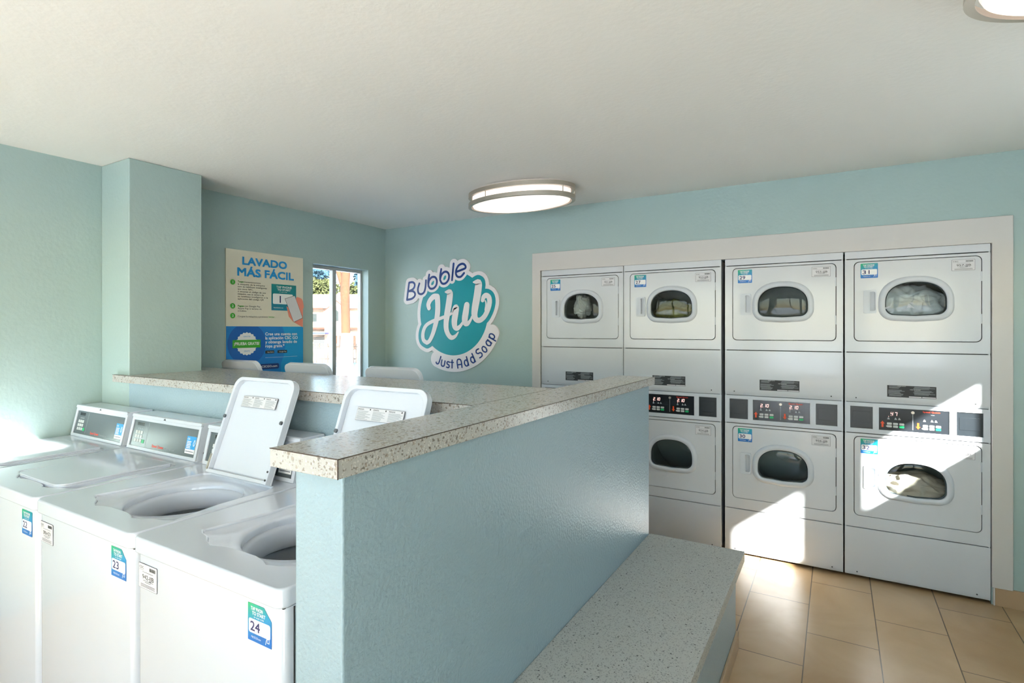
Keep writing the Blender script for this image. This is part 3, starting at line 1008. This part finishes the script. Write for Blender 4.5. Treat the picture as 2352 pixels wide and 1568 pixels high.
FG = 'top-loading washers in front of the long counter'
WY = .808
washer(-3.445, .630, WY, 0, '21', '', False, 'white washing machine with closed lid against the left wall', FG)
washer(-2.790, .670, WY, 0, '22', '288-HZV', False, 'white washing machine numbered 22 with closed lid', FG)
washer(-2.114, .676, WY, 0, '23', '290-HZV', True, 'white washing machine numbered 23 with its lid standing open', FG)
washer(-1.433, .680, WY, 0, '24', '942-JJB', True, 'white washing machine numbered 24 beside the end of the half wall', FG)
BG = 'top-loading washers behind the long counter'
for xc, lab in ((-3.405, 'white washing machine behind the counter, its raised lid in front of the poster'),
                (-2.735, 'white washing machine behind the counter, its raised lid between poster and window'),
                (-2.035, 'white washing machine behind the counter, its raised lid under the round blue sign')):
    washer(xc, .668, 2.888, pi, '', '', True, lab, BG)

# ------------------------------------------------------------------ counters and bench
def slab(name, poly, z0, z1, m, label, cat, edges):
    root = empty(name, (0, 0, 0), label=label, cat=cat)
    cx = sum(p[0] for p in poly) / len(poly); cy = sum(p[1] for p in poly) / len(poly)
    root.location = (cx, cy, z0)
    P = [(x - cx, y - cy) for x, y in poly]
    b = MB(); b.prism(top_frame(), P, 0, z1 - z0, m)
    b.build('top_slab', root, bevel=.0015)
    b = MB()
    for (xa, ya, xb, yb) in edges:
        b.tube([(xa - cx, ya - cy, z1 - z0 - .0008), (xb - cx, yb - cy, z1 - z0 - .0008)], .0012, M_DARKLINE, n=6)
    b.build('edge_seam', root)
    return root
CX0, CX1, CY0, CY1 = -1.062, -.85, .757, 2.962
r = slab('countertop', [(CX0, CY0), (CX1, CY0), (CX1, CY1), (CX0, CY1)], CT - TH, CT, M_COUNTER,
         'speckled beige laminate ledge capping the half wall', 'countertop',
         [(CX0, CY0, CX1, CY0), (CX1, CY0, CX1, CY1)])
bb = MB(); bb.tube([(CX1 - r.location.x, CY0 - r.location.y, 0), (CX1 - r.location.x, CY0 - r.location.y, TH)], .0012, M_DARKLINE, n=6)
bb.build('corner_seam', r)
slab('countertop', [(-3.575, 1.533), (CX0 - .001, 1.533), (CX0 - .001, 2.163), (-3.77, 2.163), (-3.77, 1.976), (-3.445, 1.976), (-3.445, 1.559), (-3.575, 1.559)], CT - TH, CT, M_COUNTER,
     'long speckled laminate counter between the two rows of washing machines', 'countertop',
     [(-3.575, 1.533, CX0, 1.533), (CX0 - .001, 1.533, CX0 - .001, 2.163)])

root = empty('bench', (-.63, 1.2, 0), label='low bench with grey speckled seat along the half wall', cat='bench')
b = MB(); b.box(PX1 + .001 + .63, -.41 + .63, -2.0, 2.778 - 1.2, 0, .369, M_HALF)
b.build('bench_body', root, bevel=.003)
b = MB(); b.box(PX1 + .001 + .63, -.389 + .63, -2.0, 2.915 - 1.2, .369, .419, M_BENCH)
b.build('seat_slab', root, bevel=.002)
b = MB(); b.box(-.4095 + .63, -.398 + .63, -2.0, 2.788 - 1.2, 0, .082, M_TILETRIM)
b.box(PX1 + .002 + .63, -.40 + .63, 2.779 - 1.2, 2.788 - 1.2, 0, .082, M_TILETRIM)
b.build('base_tile', root, bevel=.002)

# ------------------------------------------------------------------ ceiling lamps
def ceiling_lamp(x, y, label, rz=0):
    root = empty('ceiling_lamp', (x, y, H), rz, label=label, cat='lamp', group='oval flush ceiling lamps')
    A, Bb = .405, .25
    t = 2.395 - H
    b = MB()
    b.lathe([(.97, -.001), (.97, -.085), (.95, -.100), (.8, -.112), (.5, -.122), (.2, -.126), (0.0, -.127)], 0, 0, M_DIFF, n=96, ax=A * .95, ay=Bb * .93)
    b.build('diffuser', root, smooth=True, ang=40)
    for (za, zb, s) in ((-.006, -.034, 1.0), (-.074, -.101, 1.0)):
        b = MB()
        prof = [(1 - .03, za), (1.0, za), (1.0, zb), (1 - .06, zb - .001), (1 - .06, zb + .004), (1 - .03, zb + .005), (1 - .03, za)]
        b.lathe(prof, 0, 0, M_METAL, n=96, ax=A * s, ay=Bb * s)
        b.build('metal_band', root, bevel=0, smooth=True, ang=35)
    for a in (22, 158, 250, 338, 112):
        c, s_ = cos(radians(a)), sin(radians(a))
        b = MB()
        b.tube([(A * c * .992, Bb * s_ * .992, -.03), (A * c * .992, Bb * s_ * .992, -.098)], .0035, M_METAL, n=8)
        b.build('band_post', root)
    return root
ceiling_lamp(-1.9, 3.32, 'lit oval ceiling lamp with two nickel bands, above the round blue sign')
ceiling_lamp(.70, 1.88, 'lit oval ceiling lamp nearer the camera, cut off at the top right corner')

# ------------------------------------------------------------------ poster
PU0, PU1, PZT, PZB = 2.327, 2.985, 2.10, 1.115
M_PCREAM = mat('poster_cream', '#E3DDC9', rough=.35, var=.01)
M_PBLUE = mat('poster_blue', '#1280D0', rough=.35)
M_PBLUE2 = mat('poster_blue_dark', '#0B5FB4', rough=.35)
M_PBLUE3 = mat('poster_blue_light', '#149AD8', rough=.35)
M_PSKIN = mat('poster_skin', '#F0937C', rough=.4)
M_PTITLE = mat('poster_title', '#1B93D6', rough=.4)
root = empty('poster', (XL + .001, PU0, PZB), label='LAVADO MÁS FÁCIL poster, cream above and blue below, on the left wall', cat='poster')
b = MB()
PW, PH = PU1 - PU0, PZT - PZB
pf = (V3((0, 0, PH)), V3((0, 1, 0)), V3((0, 0, 1)), V3((1, 0, 0)))       # v = -depth from the top
b.box(0, .010, 0, PW, 0, PH, M_PCREAM)
T = .0105
def pr(x0, x1, v0, v1, m, l=0, r=0):
    P = rrect(x0, x1, -v1, -v0, r, 4) if r else rect(x0, x1, -v1, -v0)
    b.flat(pf, P, T + l * .0004, m)
def pt(s, x, v, size, m, width=None, align='L', bold=0, l=4):
    b.text(pf, s, x, -v, size, T + l * .0004, m, width=width, align=align, bold=bold)
pr(0, PW, .56, PH, M_PBLUE)
def clipcirc(cx, cv, r, x0, x1, v0, v1, n=80):
    return [(min(max(cx + r * cos(2 * pi * k / n), x0), x1), -min(max(cv + r * sin(2 * pi * k / n), v0), v1)) for k in range(n)]
b.flat(pf, rect(.45, PW, -PH, -.56), T + .0002, M_PBLUE3)
b.flat(pf, clipcirc(.16, .69, .33, 0, PW, .5602, PH - .0002), T + .0004, M_PBLUE)
b.flat(pf, clipcirc(.165, .69, .155, 0, PW, .5602, PH - .0002), T + .0008, M_PBLUE2)
pt('LAVADO', .314, .103, .078, M_PTITLE, width=.375, align='C', bold=.05)
pt('MÁS FÁCIL', .326, .187, .080, M_PTITLE, width=.478, align='C', bold=.05)
for n_, v in ((1, .239), (2, .412), (3, .483)):
    b.flat(pf, circ(.050, -v, .0195, 28), T + .0004, M_PGREEN)
    pt(str(n_), .050, v + .009, .026, M_WHITEP, align='C', bold=.02)
lines = [('Toque momentáneamente', .232), ('la etiqueta de la máquina', .250), ('con su teléfono inteligente', .268), ('que tiene NFC,', .286),
         ('o escanee el código de una', .304), ('máquina con la cámara de', .322), ('su teléfono inteligente o la', .340), ('aplicación del código QR', .358),
         ('Pague con Google Pay,', .410), ('Apple Pay o tarjeta de', .428), ('crédito.', .446)]
for s_, v in lines:
    pt(s_, .088, v + .006, .017, M_BLACK, width=.0088 * len(s_))
pt('Toque', .088, .238, .0172, M_PGREEN, width=.046, bold=.03, l=5)
pt('Pague', .088, .416, .0172, M_PGREEN, width=.048, bold=.03, l=5)
pt('Cargue la máquina y presione', .088, .492, .017, M_BLACK, width=.245)
pt('iniciar.', .340, .492, .017, M_PGREEN, width=.055, bold=.02)
pr(.366, .591, .229, .434, M_STICK2)
pt('TAP PHONE', .478, .258, .022, M_WHITEP, width=.14, align='C', bold=.03)
pt('TO START', .478, .279, .022, M_WHITEP, width=.12, align='C', bold=.03)
pt('or scan code', .470, .292, .010, M_WHITEP, width=.07, align='C')
pr(.378, .560, .303, .384, M_WHITEP, 1, .010)
pt('1', .440, .372, .075, M_NAVYN, bold=.03, l=3)
pt('MyCSCGO.com', .385, .417, .012, M_WHITEP, width=.085, l=3)
hand = [(.500, -.400), (.520, -.480), (.560, -.520), (.600, -.540), (.654, -.565), (.656, -.40), (.640, -.345), (.610, -.325), (.585, -.335), (.55, -.42)]
b.flat(pf, hand, T + .0018, M_PSKIN)
ph = [(.483, -.339), (.567, -.525), (.654, -.489), (.575, -.310)]
b.flat(pf, ph, T + .0022, M_BLACK)
c_ = (sum(p[0] for p in ph) / 4, sum(p[1] for p in ph) / 4)
b.flat(pf, [(c_[0] + (x - c_[0]) * .955, c_[1] + (y - c_[1]) * .975) for x, y in ph], T + .0026, M_PAPER)
b.stroke(pf, [(.600, -.330), (.640, -.345), (.654, -.40)], T + .0017, T + .002, M_PSKIN, w=.02)
# seal
sc_ = []
for k in range(96):
    rr_ = .083 + .0035 * cos(20 * 2 * pi * k / 96)
    sc_.append((.160 + rr_ * cos(2 * pi * k / 96), -.689 + rr_ * sin(2 * pi * k / 96)))
b.flat(pf, sc_, T + .0012, M_WHITEP)
pr(.048, .272, .660, .719, M_PGREEN, 4)
pt('¡PRUEBA GRATIS!', .160, .698, .030, M_WHITEP, width=.20, align='C', bold=.03, l=5)
pt('GRATIS', .160, .640, .014, M_PTITLE, width=.055, align='C', l=5)
pt('GRATIS', .160, .748, .014, M_PTITLE, width=.045, align='C', l=5)
for s_, v, w_ in (('Cree una cuenta con', .624, .285), ('la aplicación CSC GO', .655, .292), ('y obtenga lavado de', .686, .285), ('ropa gratis.*', .717, .168)):
    pt(s_, .312, v + .004, .032, M_WHITEP, width=w_, bold=.025, l=5)
pr(.312, .390, .745, .768, M_BLACK, 4, .005); pr(.418, .505, .745, .768, M_BLACK, 4, .005)
pt('App Store', .328, .761, .013, M_WHITEP, width=.055, l=6); pt('Google Play', .434, .761, .013, M_WHITEP, width=.064, l=6)
pr(.312, .60, .798, .7995, M_WHITEP, 4)
pr(.150, .432, .846, .888, M_NAVY, 4, .012)
pr(.075, .152, .820, .90, M_WHITEP, 5)
pt('Visite MyCSCGO.com', .185, .873, .022, M_WHITEP, width=.23, bold=.02, l=6)
pt('©2021 CSC ServiceWorks', .50, .866, .010, M_WHITEP, width=.12, l=5)
b.build('poster_print', root)

# ------------------------------------------------------------------ round wall sign, traced in the plane of the wall
TH0 = radians(30.64)
def onwall(zx, zy):
    """sign drawing units -> metres on the dryer wall, relative to the sign centre"""
    px, py = 900 + zx / 4.9, 560 + zy / 4.9
    a = (px - 1176) / 1256.5
    d = (a * cos(TH0) - sin(TH0), a * sin(TH0) + cos(TH0), (757 - py) / 1256.5)
    t = YB / d[1]
    return (d[0] * t + 2.947, d[2] * t - .145)
root = empty('wall_sign', (-2.947, YB, 1.66), label='round blue and white Bubble Hub sign on the dryer wall', cat='sign')
sfm = front_frame()
K = .00095                                          # drawing unit -> metres for line widths
def ws(pts):
    return [(*onwall(p[0], p[1]), (p[2] if len(p) > 2 else 21) * K) for p in pts]
bubble = [
    [(183, 630), (194, 535), (207, 438)], [(207, 438), (245, 432), (268, 452), (264, 490), (238, 518), (196, 535)],
    [(196, 535), (245, 532), (272, 555), (268, 590), (235, 618), (183, 630)],
    [(322, 447), (306, 505), (312, 552), (342, 566), (374, 545), (390, 490), (396, 412)],
    [(433, 348), (422, 415), (424, 475)], [(424, 475), (445, 503), (482, 500), (512, 465), (518, 412), (498, 376), (462, 376), (434, 408), (424, 445)],
    [(568, 286), (556, 360), (556, 410)], [(556, 410), (578, 446), (616, 444), (648, 405), (655, 352), (634, 318), (600, 318), (570, 350), (557, 392)],
    [(707, 224), (698, 318), (689, 408)],
    [(737, 316), (790, 296), (840, 272), (834, 240), (805, 225), (764, 244), (738, 290), (733, 338), (752, 370), (788, 370), (824, 330)],
]
HW = 44
hub = [
    [(432, 722, 46), (424, 684, 50), (444, 634, 50), (484, 594, 54), (524, 594, 56)],
    [(524, 596, 60), (530, 690, 60), (526, 790, 60), (508, 890, 54), (478, 1000, 46), (440, 1085, 40), (408, 1112, 38)],
    [(408, 1112, 38), (368, 1078, 42), (364, 1000, 40), (396, 920, 36), (468, 872, 34), (560, 838, 32), (640, 806, 30), (688, 782, 22)],
    [(616, 542, 16), (662, 545, 62), (664, 600, 70), (650, 700, 70), (634, 800, 68), (624, 890, 60), (626, 960, 56), (648, 1020, 50), (684, 1054, 44), (728, 1036, 30), (760, 992, 12)],
    [(690, 776, 18), (712, 720, 30), (738, 716, 58), (726, 800, 66), (716, 870, 64), (722, 930, 56), (748, 950, 46), (782, 924, 32), (808, 888, 26)],
    [(856, 690, 60), (846, 760, 66), (834, 840, 66), (838, 890, 56), (866, 896, 42), (896, 860, 26), (914, 820, 22)],
    [(930, 432, 14), (984, 436, 66), (984, 500, 76), (968, 610, 76), (948, 720, 72), (942, 800, 64), (962, 850, 52), (1004, 858, 48), (1054, 816, 48), (1092, 740, 50), (1112, 660, 50), (1104, 602, 50), (1072, 578, 46), (1044, 600, 44), (1034, 634, 38)],
    [(1064, 640, 12), (1072, 680, 16), (1060, 745, 10)],
]
CC = (0, 0); CR = .374
# tagline glyph strokes on a unit box (x 0..w, y 0..1 cap height)
G = {
    'J': (.45, [[(.40, 1), (.40, .25), (.28, .02), (.08, .02), (0, .12)]]),
    'u': (.5, [[(0, .68), (0, .25), (.12, .02), (.34, .02), (.46, .2), (.46, .68)]]),
    's': (.42, [[(.40, .64), (.15, .68), (.02, .54), (.12, .38), (.32, .32), (.40, .16), (.28, .0), (.02, .03)]]),
    't': (.36, [[(.16, .92), (.16, .02)], [(0, .66), (.34, .66)]]),
    'A': (.62, [[(0, 0), (0, .68), (.14, .95), (.42, .95), (.58, .7), (.58, 0)], [(0, .36), (.58, .36)]]),
    'd': (.54, [[(.5, 1), (.5, 0)], [(.5, .34), (.38, .64), (.14, .64), (.0, .34), (.14, .03), (.38, .03), (.5, .34)]]),
    'S': (.56, [[(.52, .92), (.2, .98), (.02, .78), (.14, .55), (.42, .46), (.54, .24), (.38, .02), (.02, .04)]]),
    'o': (.54, [[(.5, .34), (.38, .65), (.13, .65), (0, .34), (.13, .02), (.38, .02), (.5, .34)]]),
    'a': (.54, [[(.5, .66), (.5, 0)], [(.5, .34), (.38, .64), (.14, .64), (.0, .34), (.14, .03), (.38, .03), (.5, .34)]]),
    'p': (.54, [[(0, .66), (0, -.32)], [(0, .34), (.13, .65), (.38, .65), (.5, .34), (.38, .02), (.13, .02), (0, .34)]]),
}
tagl = [('J', -111), ('u', -103.6), ('s', -96.5), ('t', -90.8), ('A', -80.5), ('d', -71.2), ('d', -62), ('S', -50.8), ('o', -42.6), ('a', -34.2), ('p', -25.6)]
tag_strokes = []
S_, RB = .078, .488
for ch, ang in tagl:
    w_, sts = G[ch]
    a = radians(ang)
    base = V3((RB * cos(a), RB * sin(a)))
    right = V3((-sin(a), cos(a))); up = V3((-cos(a), -sin(a)))
    for st in sts:
        tag_strokes.append([tuple(base + right * ((x - w_ / 2) * S_) + up * (y * S_)) + (.0115,) for x, y in st])
b = MB()
h0, h1 = .0, .012
b.prism(sfm, circ(0, 0, CR + .036, 96), h0, h1, M_SIGNW)
for st in bubble:
    b.stroke(sfm, ws(st), h0, h1, M_SIGNW, extra=.068, sub=3)
for st in hub:
    b.stroke(sfm, ws(st), h0, h1, M_SIGNW, extra=.138, sub=2)
arc = [(.447 * cos(radians(a)), .447 * sin(radians(a)), .150) for a in range(-113, -22, 6)]
b.stroke(sfm, arc, h0, h1, M_SIGNW, extra=1e-6)
plate = b.build('sign_plate', root)
b = MB()
b.prism(sfm, circ(0, 0, CR, 96), .0130, .0134, M_TEAL)
for st in hub:
    b.stroke(sfm, ws(st), .0130, .0135, M_TEAL, extra=.070, sub=2)
b.build('teal_emblem', root)
b = MB()
for st in bubble:
    b.stroke(sfm, ws(st), .0142, .0146, M_SIGNW, extra=.046, sub=3)
for st in hub:
    b.stroke(sfm, ws(st), .0144, .0150, M_SIGNW, sub=4)
b.build('script_lettering', root)
b = MB()
for st in bubble:
    b.stroke(sfm, ws(st), .0152, .0158, M_SIGNN, sub=5)
b.build('navy_lettering', root)
b = MB()
for st in tag_strokes:
    b.stroke(sfm, st, .0130, .0150, M_SIGNN, sub=5)
b.build('tagline_lettering', root)

# ------------------------------------------------------------------ outside
FWD, RGT = V3((-sin(TH0), cos(TH0), 0)), V3((cos(TH0), sin(TH0), 0))
def out(dist, lat, z=0):
    return FWD * dist + RGT * lat + V3((0, 0, z))
M_PAVE = mat('pavement_concrete', '#C4CAD2', rough=.9, var=.12, bump=.3, bscale=8)
M_STUC = mat('house_stucco', '#8C7A6A', rough=.9, var=.05)
M_ROOF = mat('roof_tile_pale', '#9C8676', rough=.9, var=.1)
M_BROWN = mat('fascia_brown', '#3C1D0B', rough=.8)
M_BARK = mat('pine_bark', '#482C18', rough=.95, var=.5, bump=1, bscale=9)
M_LIME = mat('trunk_whitewash', '#B0A89C', rough=.9)
M_LEAF = mat('leaf_green', '#30350F', rough=.8, var=.35)
M_LEAF2 = mat('needle_green', '#10303C', rough=.8, var=.3)
M_HGLASS = mat('house_window_glass', '#1C2426', rough=.2)
M_SHUT = mat('garage_slats', '#262A28', rough=.5)
M_FENCE = mat('fence_cream', '#6E6154', rough=.8)
b = MB(); b.box(-90, 60, -60, 110, -.35, -.12, M_PAVE)
tag(b.build('ground_outside'), **ST)

house = empty('house', out(45, -14.7, -.12), TH0, label='pale stucco house with low tiled roof seen through the narrow window', cat='house')
b = MB()
b.box(-7, 7, 0, 8, 0, 3.45, M_STUC)
b.prism(front_frame(0, 0, 0), [(-.35, 0), (1.35, 0), (1.35, 3.2), (.38, 3.98), (-.6, 3.2), (-.6, 0)], -.5, .35, M_STUC)
b.build('wall', house)
b = MB()
b.add([(-7.4, -.4, 3.4), (7.4, -.4, 3.4), (7.4, 8.4, 3.4), (-7.4, 8.4, 3.4), (-4, 4, 4.8), (4, 4, 4.8)], [(0, 1, 5, 4), (1, 2, 5), (2, 3, 4, 5), (3, 0, 4), (0, 3, 2, 1)], M_ROOF)
b.build('roof', house)
b = MB()
b.box(-7.4, -.7, -.46, -.38, 3.32, 3.42, M_BROWN)
b.box(-7.2, 7.2, -.30, .0, 1.66, 1.82, M_BROWN)
b.build('fascia', house)
b = MB(); b.stroke(front_frame(0, -.36, 0), [(-.62, 3.18), (.38, 4.0), (1.37, 3.18)], 0, .05, M_BROWN, w=.05, smooth=False)
b.build('gable_trim', house)
def hwin(pts, m, name='window'):
    b = MB(); b.prism(front_frame(0, -.36, 0), pts, 0, .03, m); return b.build(name, house)
hwin([(.05, 2.35), (.55, 2.35), (.55, 3.0)] + [(.30 + .25 * cos(radians(a)), 3.0 + .25 * sin(radians(a))) for a in range(10, 180, 17)] + [(.05, 3.0)], M_HGLASS)
b = MB(); b.prism(front_frame(0, 0, 0), rect(-1.75, -1.35, 2.3, 2.95), 0, .03, M_HGLASS); b.build('window', house)
b = MB()
b.prism(front_frame(0, -.30, 0), rect(-1.5, -.35, 0.0, 1.05), 0, .04, M_SHUT)
for i in range(9):
    b.box(-1.5, -.35, -.36, -.34, .06 + i * .12, .09 + i * .12, M_STUC)
b.build('garage_door', house)
b = MB()
for x0, x1 in ((.15, .45), (.62, .85), (1.75, 1.95)):
    b.prism(front_frame(0, -.37, 0), rect(x0, x1, .1, 1.15), 0, .03, M_BROWN)
b.build('doorway', house)
b = MB(); b.box(-2.2, -.25, -1.2, -.3, 1.30, 1.40, mat('awning_blue', '#0E2160', rough=.6))
b.build('awning', house)

b = MB(); b.box(XL - .2, XR + .2, YF - 1.65, YF - .13, 2.42, 2.54, M_STUC)  # unseen roof on posts, added to keep direct sun out of the room
for x in (XL, -1.18, XR):
    b.box(x - .06, x + .06, YF - 1.6, YF - 1.48, -.12, 2.42, M_STUC)
tag(b.build('roof_sun_blocker'), **ST)
fence = empty('picket_fence', out(26, -8.4, -.12), TH0, label='low cream picket fence outside the narrow window, in front of the house', cat='fence')
b = MB()
for i in range(60):
    x = -4 + i * .135
    b.box(x - .028, x + .028, -.012, .012, .05, .98, M_FENCE)
for z in (.22, .80):
    b.box(-4.05, 4.05, .012, .035, z, z + .06, M_FENCE)
b.build('pickets', fence)

def leaf_cloud(b, c, rad, n, size, m, rng):
    for _ in range(n):
        while True:
            p = V3((rng.uniform(-1, 1), rng.uniform(-1, 1), rng.uniform(-1, 1)))
            if .25 < p.length < 1: break
        p = V3((c[0] + p.x * rad[0], c[1] + p.y * rad[1], c[2] + p.z * rad[2]))
        u = V3((rng.uniform(-1, 1), rng.uniform(-1, 1), rng.uniform(-1, 1))).normalized()
        v = u.orthogonal().normalized()
        s = size * rng.uniform(.6, 1.3)
        b.add([p - u * s, p + v * s * .6, p + u * s, p - v * s * .6], [(0, 1, 2, 3)], m)
rng = random.Random(11)
tree = empty('pine_tree', out(18, -5.49, -.12), TH0, label='thick pine trunk with whitewashed base outside the narrow window', cat='tree')
b = MB()
b.tube([(.02, 0, 1.5), (.01, 0, 2.2), (-.01, 0, 2.9), (.03, 0, 3.6), (.06, 0, 5), (.1, 0, 7)], [.15, .145, .15, .14, .13, .1], M_BARK, n=14)
b.tube([(-.02, 0, 2.9), (-.16, 0, 3.35), (-.34, 0, 3.9), (-.6, 0, 5)], [.09, .085, .08, .07], M_BARK, n=10)
b.build('trunk', tree, smooth=True, ang=60)
b = MB()
b.tube([(.03, 0, 0), (.03, 0, .35), (.02, 0, .9), (.02, 0, 1.52)], [.30, .25, .19, .155], M_LIME, n=14)
b.build('painted_base', tree, smooth=True, ang=60)
b = MB()
for c, r_, n_ in (((-.95, .5, 3.55), (.3, .4, .2), 160), ((-.65, .6, 3.75), (.3, .3, .15), 120), ((.30, .6, 3.4), (.18, .3, .28), 120), ((.1, 0, 6.8), (2.2, 2, 1.2), 1500), ((-1.4, 0, 5.4), (1, 1, .8), 500), ((1.3, 0, 5.2), (1, 1, .8), 500)):
    leaf_cloud(b, c, r_, n_, .09, M_LEAF2, rng)
b.build('foliage', tree, fix=False)
for i, (lat, hh, lab) in enumerate(((-30.5, 10.6, 'bushy green tree over the house roof, nearest the window mullion'),
                                    (-24.6, 10.0, 'bushy green tree beyond the house, beside the pine trunk'),
                                    (-36.4, 9.8, 'bushy green tree beyond the house at the left edge of the window'))):
    t = empty('leafy_tree', out(88, lat, -.12), TH0, label=lab, cat='tree', group='leafy trees beyond the house')
    b = MB(); b.tube([(0, 0, 0), (.05, 0, 2.5), (0, 0, hh * .6)], [.3, .25, .15], M_BARK, n=8)
    b.build('trunk', t)
    b = MB()
    for _ in range(14):
        leaf_cloud(b, (rng.uniform(-1.3, 1.3), rng.uniform(-1, 1), hh * rng.uniform(.58, .95)), (1.5, 1.2, 1.1), 300, .24, M_LEAF, rng)
    b.build('foliage', t, fix=False)
# ------------------------------------------------------------------ light
SUN = V3((-1, 1.0, -.8)).normalized()
ld = bpy.data.lights.new('sun', 'SUN')
ld.energy = 50; ld.angle = radians(1.2); ld.color = (1, .98, .95)
o = bpy.data.objects.new('sun', ld); COL.objects.link(o)
o.rotation_euler = SUN.to_track_quat('-Z', 'Y').to_euler()
o.location = (6, -8, 8)

w = bpy.data.worlds.new('sky'); SC.world = w
w.use_nodes = True
nt = w.node_tree; nt.nodes.clear()
wo = nt.nodes.new('ShaderNodeOutputWorld')
bg = nt.nodes.new('ShaderNodeBackground')
sk = nt.nodes.new('ShaderNodeTexSky')
sk.sky_type = 'NISHITA'; sk.sun_disc = False
sk.sun_elevation = math.asin(-SUN.z)
sk.sun_rotation = math.atan2(-SUN.x, -SUN.y)
sk.air_density = 1.0; sk.dust_density = .6
nt.links.new(sk.outputs[0], bg.inputs[0])
bg.inputs[1].default_value = .8
nt.links.new(bg.outputs[0], wo.inputs[0])

def portal(loc, rot, sx, sy):
    l = bpy.data.lights.new('sky_portal', 'AREA')
    l.shape = 'RECTANGLE'; l.size = sx; l.size_y = sy
    l.cycles.is_portal = True
    o = bpy.data.objects.new('sky_portal', l); COL.objects.link(o)
    o.location = loc; o.rotation_euler = rot
for x0, x1, z0, z1 in FW:
    portal(((x0 + x1) / 2, YF - .11, (z0 + z1) / 2), (radians(90), 0, 0), x1 - x0, z1 - z0)
for y0, y1, z0, z1 in RW:
    portal((XR + .11, (y0 + y1) / 2, (z0 + z1) / 2), (radians(90), 0, radians(90)), y1 - y0, z1 - z0)
portal((XL - .13, (WY0 + WY1) / 2, (WZ0 + WZ1) / 2), (radians(90), 0, radians(-90)), WY1 - WY0, WZ1 - WZ0)

# ------------------------------------------------------------------ camera and view
cd = bpy.data.cameras.new('camera')
cd.sensor_width = 36; cd.lens = 36 * 1256.5 / 2352
cd.shift_y = -27 / 2352
cd.clip_start = .02; cd.clip_end = 500
cam = bpy.data.objects.new('camera', cd); COL.objects.link(cam)
cam.location = (0, 0, 1.515)
cam.rotation_euler = (radians(90), 0, TH0)
SC.camera = cam
SC.view_settings.view_transform = 'Standard'
SC.view_settings.look = 'None'
SC.view_settings.gamma = 1
SC.view_settings.use_curve_mapping = False
SC.view_settings.exposure = 0.28
cy = SC.cycles
cy.use_denoising = True
cy.denoiser = 'OPENIMAGEDENOISE'
cy.use_adaptive_sampling = True; cy.adaptive_threshold = .15; cy.adaptive_min_samples = 16
cy.max_bounces = 6; cy.diffuse_bounces = 4; cy.glossy_bounces = 3; cy.transmission_bounces = 4; cy.transparent_max_bounces = 12
cy.sample_clamp_indirect = 8
cy.caustics_reflective = False; cy.caustics_refractive = False
cy.blur_glossy = 1.0
